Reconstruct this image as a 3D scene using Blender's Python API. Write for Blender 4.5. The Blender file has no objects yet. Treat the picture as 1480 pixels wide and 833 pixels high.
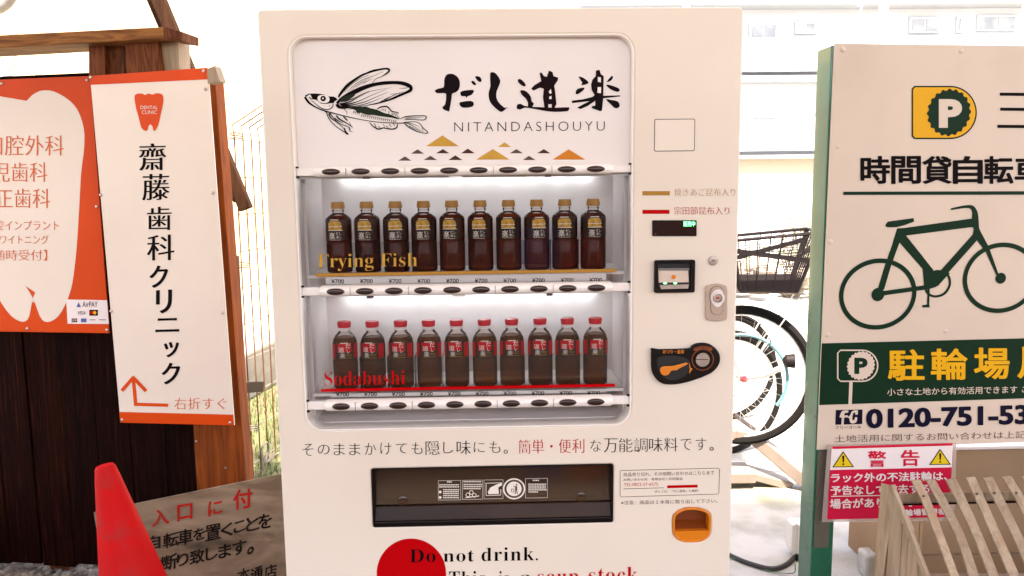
import bpy, bmesh, math, random
from mathutils import Vector, Matrix
random.seed(7)
R = math.radians
S = bpy.context.scene
COL = S.collection

# ------------------------------------------------------------------ camera
FPX, W0, H0 = 1100.0, 1480.0, 833.0
YAW, PITCH, ROLL = R(1.3505), R(7.2174), R(-0.6702)
CAM = Vector((0.0, -1.786, 1.415))
fw = Vector((math.sin(YAW) * math.cos(PITCH), math.cos(YAW) * math.cos(PITCH), -math.sin(PITCH)))
r0 = Vector((math.cos(YAW), -math.sin(YAW), 0)); u0 = r0.cross(fw)
RT = math.cos(ROLL) * r0 + math.sin(ROLL) * u0
UP = -math.sin(ROLL) * r0 + math.cos(ROLL) * u0
cam = bpy.data.objects.new('camera', bpy.data.cameras.new('camera'))
COL.objects.link(cam)
cam.matrix_world = Matrix.Translation(CAM) @ Matrix((RT, UP, -fw)).transposed().to_4x4()
cam.data.sensor_width = 36.0
cam.data.lens = 36.0 * FPX / W0
cam.data.clip_start = 0.02
cam.data.clip_end = 2000
S.camera = cam

# ------------------------------------------------------------------ sky, sun, exposure
SUN_EL, SUN_AZ = R(64), R(171)           # azimuth measured from +y towards +x
w = bpy.data.worlds.new('World'); S.world = w; w.use_nodes = True
nt = w.node_tree
sky = nt.nodes.new('ShaderNodeTexSky'); sky.sky_type = 'NISHITA'; sky.sun_disc = False
sky.sun_elevation = SUN_EL; sky.sun_rotation = SUN_AZ
sky.air_density = 1.0; sky.dust_density = 3.0; sky.ozone_density = 1.0
nt.links.new(sky.outputs[0], nt.nodes['Background'].inputs[0])
nt.nodes['Background'].inputs[1].default_value = 0.12
sl = bpy.data.lights.new('sun', 'SUN'); sl.energy = 2.8; sl.angle = R(3); sl.color = (1.0, 0.95, 0.88)
so = bpy.data.objects.new('sun', sl); COL.objects.link(so)
sd = Vector((math.sin(SUN_AZ) * math.cos(SUN_EL), math.cos(SUN_AZ) * math.cos(SUN_EL), math.sin(SUN_EL)))
so.rotation_euler = sd.to_track_quat('Z', 'Y').to_euler()
so.location = (2, 3, 8)
vs = S.view_settings
vs.view_transform = 'Standard'; vs.look = 'None'; vs.gamma = 1; vs.use_curve_mapping = False
vs.exposure = 3.02
vs.use_white_balance = True
vs.white_balance_temperature = 8000
vs.white_balance_tint = 19
S.cycles.max_bounces = 8
S.cycles.transparent_max_bounces = 24
S.cycles.caustics_reflective = False
S.cycles.caustics_refractive = False
S.cycles.use_denoising = True
S.cycles.sample_clamp_indirect = 6


# ------------------------------------------------------------------ pixel -> place
def ray(px, py):
    return fw + RT * ((px - 740) / FPX) - UP * ((py - 416.5) / FPX)


def at(px, py, Y):
    r = ray(px, py)
    return CAM + r * ((Y - CAM.y) / r.y)


def gnd(px, py, z=0.0):
    r = ray(px, py)
    return CAM + r * ((z - CAM.z) / r.z)


class Plane:
    """a flat place in the world: u to the right, v up, n out of its front (towards the viewer)"""
    def __init__(s, O, rz=0, rx=0, ry=0):
        s.O = Vector(O)
        M = Matrix.Rotation(R(rz), 3, 'Z') @ Matrix.Rotation(R(rx), 3, 'X') @ Matrix.Rotation(R(ry), 3, 'Y')
        s.U, s.N, s.V = M.col[0].copy(), -M.col[1], M.col[2].copy()

    def p(s, u, v, n=0.0):
        return s.O + s.U * u + s.V * v + s.N * n

    def uv(s, px, py, n=0.0):
        O = s.O + s.N * n
        r = ray(px, py)
        P = CAM + r * (((O - CAM).dot(s.N)) / r.dot(s.N)) - O
        return (P.dot(s.U), P.dot(s.V))


# ------------------------------------------------------------------ materials
def _mix(nt, fac, a, b):
    m = nt.nodes.new('ShaderNodeMix'); m.data_type = 'RGBA'
    if fac is not None: nt.links.new(fac, m.inputs[0])
    for k, x in ((6, a), (7, b)):
        if isinstance(x, tuple): m.inputs[k].default_value = (*x, 1)
        else: nt.links.new(x, m.inputs[k])
    return m.outputs[2]


def mat(name, c, rough=0.5, metal=0.0, c2=None, scale=6.0, stretch=(1, 1, 1), bump=0.0, bscale=60.0, lo=0.4, hi=0.65,
        spec=0.5, coat=0.0, rvar=0.0, c3=None, s3=40.0, rnd=0.0, detail=6.0, dist=0.0):
    m = bpy.data.materials.new(name); m.use_nodes = True
    nt = m.node_tree; b = nt.nodes['Principled BSDF']
    b.inputs['Roughness'].default_value = rough; b.inputs['Metallic'].default_value = metal
    b.inputs['Specular IOR Level'].default_value = spec; b.inputs['Coat Weight'].default_value = coat
    b.inputs['Base Color'].default_value = (*c, 1)
    tc = nt.nodes.new('ShaderNodeTexCoord'); mp = nt.nodes.new('ShaderNodeMapping')
    mp.inputs['Scale'].default_value = stretch
    oi = nt.nodes.new('ShaderNodeObjectInfo')
    off = nt.nodes.new('ShaderNodeVectorMath'); off.operation = 'MULTIPLY_ADD'
    cmb = nt.nodes.new('ShaderNodeCombineXYZ')
    for k in range(3): nt.links.new(oi.outputs['Random'], cmb.inputs[k])
    nt.links.new(cmb.outputs[0], off.inputs[0]); off.inputs[1].default_value = (17 * (rnd > 0), 9 * (rnd > 0), 13 * (rnd > 0))
    nt.links.new(tc.outputs['Object'], off.inputs[2]); nt.links.new(off.outputs[0], mp.inputs[0])
    col = None
    if c2 is not None:
        n = nt.nodes.new('ShaderNodeTexNoise'); n.inputs['Scale'].default_value = scale; n.inputs['Detail'].default_value = detail
        n.inputs['Distortion'].default_value = dist
        nt.links.new(mp.outputs[0], n.inputs[0])
        r = nt.nodes.new('ShaderNodeMapRange'); r.inputs[1].default_value = lo; r.inputs[2].default_value = hi
        nt.links.new(n.outputs['Fac'], r.inputs[0])
        col = _mix(nt, r.outputs[0], c, c2)
        if c3 is not None:
            n3 = nt.nodes.new('ShaderNodeTexNoise'); n3.inputs['Scale'].default_value = s3; n3.inputs['Detail'].default_value = 8
            nt.links.new(mp.outputs[0], n3.inputs[0])
            r3 = nt.nodes.new('ShaderNodeMapRange'); r3.inputs[1].default_value = 0.55; r3.inputs[2].default_value = 0.75
            nt.links.new(n3.outputs['Fac'], r3.inputs[0])
            col = _mix(nt, r3.outputs[0], col, c3)
        if rvar:
            rr = nt.nodes.new('ShaderNodeMapRange'); rr.inputs[3].default_value = rough - rvar; rr.inputs[4].default_value = rough + rvar
            nt.links.new(n.outputs['Fac'], rr.inputs[0]); nt.links.new(rr.outputs[0], b.inputs['Roughness'])
        if rnd:
            h = nt.nodes.new('ShaderNodeHueSaturation')
            rv = nt.nodes.new('ShaderNodeMapRange'); rv.inputs[3].default_value = 1 - rnd; rv.inputs[4].default_value = 1 + rnd
            nt.links.new(oi.outputs['Random'], rv.inputs[0]); nt.links.new(rv.outputs[0], h.inputs['Value'])
            nt.links.new(col, h.inputs['Color']); col = h.outputs[0]
        nt.links.new(col, b.inputs['Base Color'])
    if bump:
        nb = nt.nodes.new('ShaderNodeTexNoise'); nb.inputs['Scale'].default_value = bscale; nb.inputs['Detail'].default_value = 5
        nt.links.new(mp.outputs[0], nb.inputs[0])
        bp = nt.nodes.new('ShaderNodeBump'); bp.inputs['Strength'].default_value = bump; bp.inputs['Distance'].default_value = 0.01
        nt.links.new(nb.outputs['Fac'], bp.inputs['Height']); nt.links.new(bp.outputs[0], b.inputs['Normal'])
    return m


def emit(name, c, s):
    m = bpy.data.materials.new(name); m.use_nodes = True
    b = m.node_tree.nodes['Principled BSDF']
    b.inputs['Base Color'].default_value = (*c, 1)
    b.inputs['Emission Color'].default_value = (*c, 1); b.inputs['Emission Strength'].default_value = s
    return m


def glass(name, tint=(1, 1, 1), ior=1.45, body=0.0, bcol=(0.8, 0.8, 0.8), rough=0.02, tint2=None):
    """thin clear plastic or glass: see-through tint, a little body colour and fresnel reflection"""
    m = bpy.data.materials.new(name); m.use_nodes = True
    nt = m.node_tree; nt.nodes.remove(nt.nodes['Principled BSDF'])
    out = nt.nodes['Material Output']
    t = nt.nodes.new('ShaderNodeBsdfTransparent'); t.inputs[0].default_value = (*tint, 1)
    if tint2:
        oi = nt.nodes.new('ShaderNodeObjectInfo'); nt.links.new(_mix(nt, oi.outputs['Random'], tint, tint2), t.inputs[0])
    d = nt.nodes.new('ShaderNodeBsdfDiffuse'); d.inputs[0].default_value = (*bcol, 1)
    g = nt.nodes.new('ShaderNodeBsdfGlossy'); g.inputs['Roughness'].default_value = rough
    f = nt.nodes.new('ShaderNodeFresnel'); f.inputs[0].default_value = ior
    m1 = nt.nodes.new('ShaderNodeMixShader'); m1.inputs[0].default_value = body
    nt.links.new(t.outputs[0], m1.inputs[1]); nt.links.new(d.outputs[0], m1.inputs[2])
    m2 = nt.nodes.new('ShaderNodeMixShader')
    nt.links.new(f.outputs[0], m2.inputs[0]); nt.links.new(m1.outputs[0], m2.inputs[1]); nt.links.new(g.outputs[0], m2.inputs[2])
    nt.links.new(m2.outputs[0], out.inputs[0])
    return m


M = {}
M['cream'] = mat('cream_paint', (0.80, 0.71, 0.60), 0.38, c2=(0.765, 0.672, 0.565), scale=2.5, c3=(.755, .655, .545), s3=2.2, rvar=.06, bump=0.02, bscale=220, coat=0.15)
M['cream_door'] = mat('cream_flap', (0.80, 0.715, 0.61), 0.4)
M['groove'] = mat('groove_dark', (0.10, 0.065, 0.045), 0.8)
M['poster'] = mat('poster_film', (0.82, 0.76, 0.73), 0.3, c2=(0.80, 0.73, 0.69), scale=3)
M['liner'] = mat('liner_white', (0.78, 0.71, 0.68), 0.5, c2=(0.74, 0.66, 0.63), scale=4)
M['gallery'] = mat('gallery_paint', (0.7, 0.7, 0.68), 0.6)
M['rail'] = mat('rail_white', (0.88, 0.83, 0.78), 0.3, coat=0.3)
M['button'] = mat('button_smoke', (0.022, 0.007, 0.005), 0.15, coat=0.15)
M['buttonrim'] = mat('button_rim', (0.30, 0.20, 0.16), 0.3)
M['ink'] = mat('ink_black', (0.004, 0.0015, 0.002), 0.6, spec=0.06)
M['brush'] = mat('ink_brush', (0.012, 0.0015, 0.004), 0.5, c2=(0.004, 0.003, 0.003), scale=9, spec=0.06)
M['inkgreen'] = mat('ink_green', (0.008, 0.018, 0.005), 0.5, spec=0.15)
M['gold'] = mat('print_gold', (0.60, 0.33, 0.05), 0.45, c2=(0.52, 0.28, 0.05), scale=12, spec=0.15)
M['orange_p'] = mat('print_orange', (0.62, 0.20, 0.02), 0.45, spec=0.15)
M['brown_p'] = mat('print_brown', (0.07, 0.02, 0.013), 0.5, spec=0.15)
M['taupe_p'] = mat('print_taupe', (0.12, 0.06, 0.055), 0.5, spec=0.15)
M['bargold'] = mat('print_bar_gold', (0.42, 0.20, 0.035), 0.45, spec=0.15)
M['textgold'] = mat('print_text_gold', (0.45, 0.25, 0.09), 0.5, spec=0.15)
M['red_p'] = mat('print_red', (0.50, 0.002, 0.004), 0.5, spec=0.06)
M['black'] = mat('black_plastic', (0.006, 0.004, 0.003), 0.35, c2=(0.009, 0.006, 0.005), scale=30, coat=0.05, spec=0.15)
M['blackdeep'] = mat('black_recess', (0.004, 0.003, 0.003), 0.6)
M['orange_pl'] = mat('orange_plastic', (0.72, 0.20, 0.008), 0.3, coat=0.4)
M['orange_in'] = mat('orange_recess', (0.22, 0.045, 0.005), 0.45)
M['steel'] = mat('brushed_steel', (0.55, 0.47, 0.41), 0.35, 0.9, c2=(0.45, 0.38, 0.33), scale=40)
M['lockplate'] = mat('lock_plate_paint', (0.50, 0.38, 0.30), 0.38, 0.3)
M['chrome'] = mat('chrome', (0.75, 0.72, 0.7), 0.15, 1.0)
M['panel'] = glass('front_pane', (0.985, 0.985, 0.985), 1.26)
M['acryl'] = glass('acrylic_holder', (0.95, 0.93, 0.93), 1.1, 0.006, (0.7, 0.6, 0.58))
M['smoke'] = glass('smoked_flap', (0.50, 0.30, 0.17), 1.55, 0.22, (0.17, 0.085, 0.035), 0.07)  # warm body colour paints in the tan reflection on the flap
M['flapin'] = mat('slot_recess', (0.15, 0.065, 0.025), 0.5, c2=(0.035, 0.012, 0.006), scale=5, spec=.2)
M['slotdark'] = mat('slot_rim_brown', (0.035, 0.014, 0.006), 0.35, c2=(0.018, 0.007, 0.004), scale=6, spec=.3)
M['led'] = emit('led_strip', (0.62, 0.82, 1.0), 4.0)
M['green_led'] = emit('green_led', (0.02, 1.0, 0.25), 1.2)
M['clear'] = glass('bottle_plastic', (0.93, 0.90, 0.88), 1.22)
M['soy1x'] = mat('amber_soup', (0.085, 0.017, 0.003), 0.15, c2=(0.020, 0.004, 0.002), scale=22, stretch=(1, 1, .3), coat=0.15, rnd=.35, spec=0.15)
M['soy2x'] = mat('brown_soup', (0.085, 0.034, 0.006), 0.15, c2=(0.040, 0.014, 0.003), scale=22, stretch=(1, 1, .3), coat=0.15, rnd=.35, spec=0.15)
M['soy1'] = glass('amber_liquid', (.74, .30, .08), 1.12, .36, (.10, .018, .004), tint2=(.40, .11, .05))
M['soy2'] = glass('brown_liquid', (.62, .32, .07), 1.12, .40, (.085, .030, .004), tint2=(.42, .17, .04))
M['capgold'] = mat('cap_gold', (0.46, 0.22, 0.055), 0.4, spec=0.15)
M['capred'] = mat('cap_red', (0.62, 0.015, 0.03), 0.35, spec=0.15)
M['white_pl'] = mat('white_plastic', (0.80, 0.74, 0.70), 0.4)
M['lab_gold'] = mat('label_gold', (0.75, 0.42, 0.07), 0.4, 0.0, c2=(0.34, 0.18, 0.04), scale=160, spec=0.15)
M['lab_dark'] = mat('label_dark', (0.05, 0.022, 0.016), 0.3, c2=(0.03, 0.014, 0.01), scale=60, spec=0.15)
M['lab_red'] = mat('label_red', (0.55, 0.004, 0.012), 0.3, spec=0.15)
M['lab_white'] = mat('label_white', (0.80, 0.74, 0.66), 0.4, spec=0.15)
M['sign_white'] = mat('sign_white', (0.73, 0.64, 0.55), 0.42, c2=(0.70, 0.61, 0.52), scale=3.2, bump=0.03, bscale=30)
M['sign_pink'] = mat('sign_plate', (0.64, 0.53, 0.43), 0.4, c2=(0.61, 0.50, 0.41), scale=2.6, c3=(0.585, 0.48, 0.39), s3=5)
M['sign_orange'] = mat('sign_orange', (0.66, 0.060, 0.003), 0.42, c2=(0.60, 0.052, 0.003), scale=4, spec=0.15)
M['sign_text_o'] = mat('sign_text_orange', (0.66, 0.14, 0.05), 0.5, spec=0.15)
M['green'] = mat('sign_green', (0.002, 0.024, 0.010), 0.45, spec=0.08)
M['greenpost'] = mat('green_post', (0.003, 0.105, 0.055), 0.2, c2=(0.004, 0.15, 0.085), scale=5, coat=0.3, bump=.02, bscale=14)
M['yellow'] = mat('sign_yellow', (0.75, 0.38, 0.012), 0.42, spec=0.15)
M['navy'] = mat('sign_navy', (0.004, 0.003, 0.018), 0.5, spec=0.08)
M['warn_red'] = mat('warn_red', (0.62, 0.010, 0.045), 0.4, c2=(0.56, 0.012, 0.05), scale=5, spec=0.15)
M['warn_yel'] = mat('warn_yellow', (0.72, 0.50, 0.01), 0.4)
M['paper'] = mat('paper_white', (0.78, 0.70, 0.68), 0.5)
M['film'] = glass('laminate_film', (0.93, 0.88, 0.86), 1.4, 0.35, (0.75, 0.62, 0.56), 0.15)
M['tape'] = glass('old_tape', (0.8, 0.8, 0.75), 1.4, 0.45, (0.22, 0.20, 0.16), 0.25)
M['plank'] = mat('dark_plank', (0.014, 0.0020, 0.0005), 0.8, c2=(0.004, 0.0009, 0.0004), scale=5, stretch=(14, 14, .5), bump=.35, bscale=22, rnd=.3, dist=1, c3=(.040, .009, .003), s3=8, spec=.05)
M['wood_o'] = mat('orange_brown_wood', (0.26, 0.055, 0.006), 0.6, c2=(0.15, 0.030, 0.004), scale=5, stretch=(9, 9, .7), bump=.25, bscale=30, rnd=.12, dist=1.5, spec=0.15)
M['wood_beam'] = mat('weathered_beam', (0.30, 0.125, 0.035), 0.65, c2=(0.14, 0.045, 0.013), scale=4, stretch=(1.2, 10, 10), bump=.3, bscale=26, rnd=.12, dist=1.5, spec=0.15)
M['wood_v'] = mat('block_wood', (0.17, 0.048, 0.014), 0.65, c2=(0.085, 0.02, 0.007), scale=6, stretch=(9, 9, 1.2), bump=.3, bscale=26, rnd=.25, dist=1.5, spec=0.15)
M['wood_dark'] = mat('dark_timber', (0.045, 0.020, 0.010), 0.8, c2=(0.025, 0.010, 0.005), scale=6, stretch=(9, 9, 1.2), bump=.3, spec=.1)
M['wood_p'] = mat('pale_wood', (0.38, 0.28, 0.185), 0.7, c2=(0.27, 0.19, 0.12), scale=5, stretch=(9, 9, .6), bump=.2, bscale=40, rnd=.15, dist=1.5, c3=(.33, .20, .115), s3=5)
M['cardboard'] = mat('brown_board', (0.32, 0.20, 0.115), 0.75, c2=(0.26, 0.155, 0.085), scale=3, bump=.05)
M['notice'] = mat('grey_notice_board', (0.29, 0.215, 0.145), 0.8, c2=(0.17, 0.12, 0.078), scale=3.2, stretch=(1, 1, 3.5), bump=.12, c3=(.06, .045, .03), s3=5, lo=.38, hi=.6, dist=1.2, spec=.15)
M['notice_red'] = mat('hand_paint_red', (0.45, 0.012, 0.010), 0.7, c2=(.34, .03, .02), scale=40, spec=.05)
M['notice_ink'] = mat('hand_paint_black', (0.008, 0.005, 0.004), 0.8, c2=(.03, .02, .014), scale=50, spec=.05)
M['cone'] = mat('cone_red', (0.60, 0.002, 0.003), 0.6, c2=(0.50, 0.008, 0.008), scale=5, c3=(.40, .02, .018), s3=11, rvar=.1, coat=0.0, bump=.04, bscale=40, spec=0.15)
M['concrete'] = mat('pale_concrete', (0.43, 0.425, 0.39), 0.85, c2=(0.29, 0.29, 0.25), scale=4.5, lo=.45, hi=.68, bump=.25, bscale=60, c3=(0.19, 0.22, 0.13), s3=2.7)
M['asphalt'] = mat('asphalt', (0.055, 0.05, 0.047), 0.9, c2=(0.04, 0.037, 0.035), scale=4, bump=.3, bscale=150)
M['paving'] = mat('warm_paving', (0.20, 0.12, 0.075), 0.85, c2=(0.16, 0.095, 0.06), scale=3, bump=.2)
M['kerb'] = mat('kerb_concrete', (0.22, 0.21, 0.185), 0.9, c2=(0.15, 0.135, 0.115), scale=9, bump=.4, bscale=70, c3=(.16, .13, .10), s3=14)
M['gravel_bed'] = mat('gravel_bed', (0.16, 0.13, 0.10), 0.95, c2=(0.09, 0.07, 0.05), scale=30, bump=.6, bscale=90)
M['stone'] = mat('stone', (0.26, 0.235, 0.20), 0.9, c2=(0.12, 0.09, 0.065), scale=18, bump=.3, bscale=60, c3=(.12, .09, .07), s3=9)
M['soil'] = mat('grass_soil', (0.11, 0.10, 0.055), 0.95, c2=(0.075, 0.105, 0.04), scale=6, bump=.6, bscale=50)
M['grass'] = mat('grass_blade', (0.05, 0.095, 0.02), 0.8, c2=(0.10, 0.125, 0.045), scale=3)
M['corr'] = mat('corrugated_cream', (0.50, 0.42, 0.24), 0.6, c2=(0.56, 0.52, 0.42), scale=1.3)
M['facade'] = mat('apartment_white', (0.49, 0.53, 0.58), 0.8, c2=(0.44, 0.48, 0.52), scale=.8)
M['facade_g'] = mat('apartment_grey', (0.60, 0.62, 0.62), 0.7)
M['facade_l'] = mat('apartment_line', (0.30, 0.33, 0.36), 0.7)
M['facade_b'] = mat('apartment_beige', (0.36, 0.33, 0.26), 0.8)
M['winglass'] = mat('far_window', (0.20, 0.23, 0.25), 0.12, c2=(0.34, 0.36, 0.37), scale=3)
M['galv'] = mat('galvanised', (0.17, 0.16, 0.145), 0.6, 0.0, c2=(0.12, 0.11, 0.095), scale=12)
M['rust'] = mat('rusty_wire', (0.075, 0.030, 0.010), 0.7, 0.0, c2=(0.13, 0.07, 0.035), spec=.1, scale=9)
M['brownmetal'] = mat('brown_angle', (0.014, 0.006, 0.004), 0.6, spec=.1)
M['tyre'] = mat('tyre_rubber', (0.007, 0.0065, 0.0065), 0.8, spec=.15, bump=.2, bscale=120)
M['alu'] = mat('aluminium', (0.72, 0.72, 0.72), 0.3, 0.7)
M['basket'] = mat('basket_plastic', (0.010, 0.008, 0.010), 0.6, spec=.2)
M['silverframe'] = mat('silver_paint', (0.60, 0.60, 0.60), 0.3, 0.4, coat=.5)
M['redframe'] = mat('red_paint', (0.45, 0.02, 0.03), 0.3, coat=.5)
M['cyan'] = mat('cyan_sleeve', (0.10, 0.30, 0.33), 0.4)
M['rack'] = mat('rack_paint', (0.24, 0.205, 0.18), 0.5, c2=(0.19, 0.16, 0.14), scale=7)
M['boxwhite'] = mat('box_white', (0.72, 0.70, 0.66), 0.5, c2=(.62, .6, .56), scale=8)
M['block'] = mat('block_concrete', (0.52, 0.51, 0.47), 0.9, c2=(0.38, 0.36, 0.33), scale=12, bump=.4, bscale=80)
M['cable'] = mat('black_cable', (0.02, 0.02, 0.02), 0.5)
M['pvc'] = mat('grey_hose', (0.42, 0.43, 0.44), 0.5)
M['leafdry'] = mat('pale_leaf', (0.13, 0.20, 0.08), 0.8, c2=(0.25, 0.22, 0.17), scale=3)
M['bark'] = mat('bark', (0.26, 0.22, 0.20), 0.9)
M['roof'] = mat('shade_canopy_sheet', (0.58, 0.52, 0.46), 0.7)
M['street'] = mat('house_wall', (0.13, 0.08, 0.06), 0.8, c2=(0.09, 0.06, 0.05), scale=.5)
M['blue'] = mat('awning_blue', (0.04, 0.09, 0.32), 0.6)

# ------------------------------------------------------------------ geometry builder (all in world coordinates)
class G:
    def __init__(s): s.v, s.f = [], []

    def add(s, vs_, fs_):
        k = len(s.v); s.v += [Vector(q) for q in vs_]; s.f += [tuple(i + k for i in q) for q in fs_]; return s

    def box8(s, p):
        return s.add(p, [(0, 3, 2, 1), (4, 5, 6, 7), (0, 1, 5, 4), (1, 2, 6, 5), (2, 3, 7, 6), (3, 0, 4, 7)])

    def box(s, x0, x1, y0, y1, z0, z1):
        return s.box8([(x0, y0, z0), (x1, y0, z0), (x1, y1, z0), (x0, y1, z0), (x0, y0, z1), (x1, y0, z1), (x1, y1, z1), (x0, y1, z1)])

    def pbox(s, P, u0, u1, v0, v1, n0, n1):
        """box on a plane, n0 (back) .. n1 (front)"""
        return s.box8([P.p(u0, v0, n1), P.p(u1, v0, n1), P.p(u1, v0, n0), P.p(u0, v0, n0), P.p(u0, v1, n1), P.p(u1, v1, n1), P.p(u1, v1, n0), P.p(u0, v1, n0)])

    def bar(s, a, b, w_, h_, up=(0, 0, 1)):
        a, b = Vector(a), Vector(b); d = (b - a).normalized(); up = Vector(up)
        sx = d.cross(up)
        if sx.length < 1e-4: sx = d.cross(Vector((0, 1, 0)))
        sx.normalize(); sz = sx.cross(d); sx *= w_ / 2; sz *= h_ / 2
        return s.box8([a - sx - sz, a + sx - sz, b + sx - sz, b - sx - sz, a - sx + sz, a + sx + sz, b + sx + sz, b - sx + sz])

    def tube(s, pts, r, n=8, closed=False, cap=True):
        pts = [Vector(p) for p in pts]; m = len(pts)
        rs = r if isinstance(r, (list, tuple)) else [r] * m
        vv, ff = [], []; prev = None
        for i, p in enumerate(pts):
            a = pts[i - 1] if (i or closed) else p; b = pts[(i + 1) % m] if (i < m - 1 or closed) else p
            d = (b - a).normalized()
            x = prev - d * prev.dot(d) if prev is not None else d.orthogonal()
            if x.length < 1e-5: x = d.orthogonal()
            x.normalize(); prev = x; y = d.cross(x)
            for k in range(n):
                t = 2 * math.pi * k / n; vv.append(p + (x * math.cos(t) + y * math.sin(t)) * rs[i])
        for i in range(m if closed else m - 1):
            j = (i + 1) % m
            for k in range(n):
                k2 = (k + 1) % n; ff.append((i * n + k, i * n + k2, j * n + k2, j * n + k))
        if cap and not closed:
            ff.append(tuple(range(n - 1, -1, -1))); ff.append(tuple((m - 1) * n + k for k in range(n)))
        return s.add(vv, ff)

    def lathe(s, prof, c=(0, 0, 0), n=24, M3=None, cap=True):
        c = Vector(c); vv, ff = [], []
        for r_, z in prof:
            for k in range(n):
                t = 2 * math.pi * k / n; q = Vector((r_ * math.cos(t), r_ * math.sin(t), z))
                vv.append(c + (M3 @ q if M3 else q))
        for i in range(len(prof) - 1):
            for k in range(n):
                k2 = (k + 1) % n; ff.append((i * n + k, i * n + k2, (i + 1) * n + k2, (i + 1) * n + k))
        if cap:
            ff.append(tuple(range(n - 1, -1, -1))); ff.append(tuple((len(prof) - 1) * n + k for k in range(n)))
        return s.add(vv, ff)

    def flat(s, P, loops, n0=0.0, n1=None, bevel=0.0):
        """filled 2-D outline(s) on a plane (inner loops cut holes); n1 given makes it a solid n0..n1"""
        cu = bpy.data.curves.new('tmp', 'CURVE'); cu.dimensions = '2D'; cu.fill_mode = 'BOTH' if n1 is not None else 'FRONT'
        for lp in loops:
            sp = cu.splines.new('POLY'); sp.points.add(len(lp) - 1)
            for q, (a, b) in zip(sp.points, lp): q.co = (a, b, 0, 1)
            sp.use_cyclic_u = True
        mid = 0.0
        if n1 is not None:
            cu.extrude = (n1 - n0) / 2 - bevel; mid = (n1 - n0) / 2
            if bevel: cu.bevel_depth = bevel; cu.bevel_resolution = 2; cu.offset = -bevel
        ob = bpy.data.objects.new('tmp', cu); COL.objects.link(ob)
        dg = bpy.context.evaluated_depsgraph_get(); dg.update()
        me = bpy.data.meshes.new_from_object(ob.evaluated_get(dg))
        s.add([P.p(q.co.x, q.co.y, n0 + mid + q.co.z) for q in me.vertices], [tuple(p.vertices) for p in me.polygons])
        bpy.data.objects.remove(ob); bpy.data.curves.remove(cu); bpy.data.meshes.remove(me)
        return s


def wm(o):
    m = o.matrix_basis.copy()
    while o.parent: o = o.parent; m = o.matrix_basis @ m
    return m


def build(g, name, m, parent=None, smooth=False, bevel=0.0, label=None, seg=2):
    me = bpy.data.meshes.new(name)
    inv = wm(parent).inverted() if parent else Matrix.Identity(4)
    me.from_pydata([inv @ q for q in g.v], [], g.f)
    bm = bmesh.new(); bm.from_mesh(me)
    if bevel:
        bmesh.ops.remove_doubles(bm, verts=bm.verts, dist=1e-6)
        ed = [e for e in bm.edges if len(e.link_faces) == 2 and e.calc_face_angle(0) > 0.6]
        bmesh.ops.bevel(bm, geom=ed, offset=bevel, segments=seg, affect='EDGES', profile=0.5)
    bmesh.ops.recalc_face_normals(bm, faces=bm.faces)
    bm.to_mesh(me); bm.free()
    if smooth:
        me.polygons.foreach_set('use_smooth', [True] * len(me.polygons))
        me.set_sharp_from_angle(angle=R(40))
    me.materials.append(m if not isinstance(m, str) else M[m])
    o = bpy.data.objects.new(name, me); COL.objects.link(o)
    if parent: o.parent = parent
    if label: o['label'] = label
    return o


def tag(o, label, cat, group=None):
    o['label'] = label; o['category'] = cat
    if group: o['group'] = group
    return o


def thing(name, label, cat, loc=(0, 0, 0), rz=0.0, group=None):
    o = bpy.data.objects.new(name, None); COL.objects.link(o)
    o.empty_display_size = .1
    o.location = loc; o.rotation_euler = (0, 0, R(rz))
    return tag(o, label, cat, group)


def structure(g, name, m, **k):
    o = build(g, name, m, **k); o['kind'] = 'structure'; return o


def clone(root, loc=None, rz=None):
    def rec(o, par):
        c = o.copy(); COL.objects.link(c); c.parent = par
        for ch in [x for x in bpy.data.objects if x.parent == o]: rec(ch, c)
        return c
    c = rec(root, None)
    if loc is not None: c.location = loc
    if rz is not None: c.rotation_euler = (0, 0, R(rz))
    return c


# ------------------------------------------------------------------ lettering
def serif(t):
    o = ''
    for ch in t:
        if 'A' <= ch <= 'Z': o += chr(0x1D400 + ord(ch) - 65)
        elif 'a' <= ch <= 'z': o += chr(0x1D41A + ord(ch) - 97)
        else: o += ch
    return o


_tcache = {}


def glyphs(s, off=0.0, spacing=1.0):
    k = (s, off, spacing)
    if k in _tcache: return _tcache[k]
    cu = bpy.data.curves.new('tmp', 'FONT'); cu.body = s; cu.offset = off; cu.space_character = spacing
    cu.resolution_u = 4
    ob = bpy.data.objects.new('tmp', cu); COL.objects.link(ob)
    dg = bpy.context.evaluated_depsgraph_get(); dg.update()
    me = bpy.data.meshes.new_from_object(ob.evaluated_get(dg))
    v = [(q.co.x, q.co.y) for q in me.vertices]; f = [tuple(p.vertices) for p in me.polygons]
    bpy.data.objects.remove(ob); bpy.data.curves.remove(cu); bpy.data.meshes.remove(me)
    _tcache[k] = (v, f)
    return v, f


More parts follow.
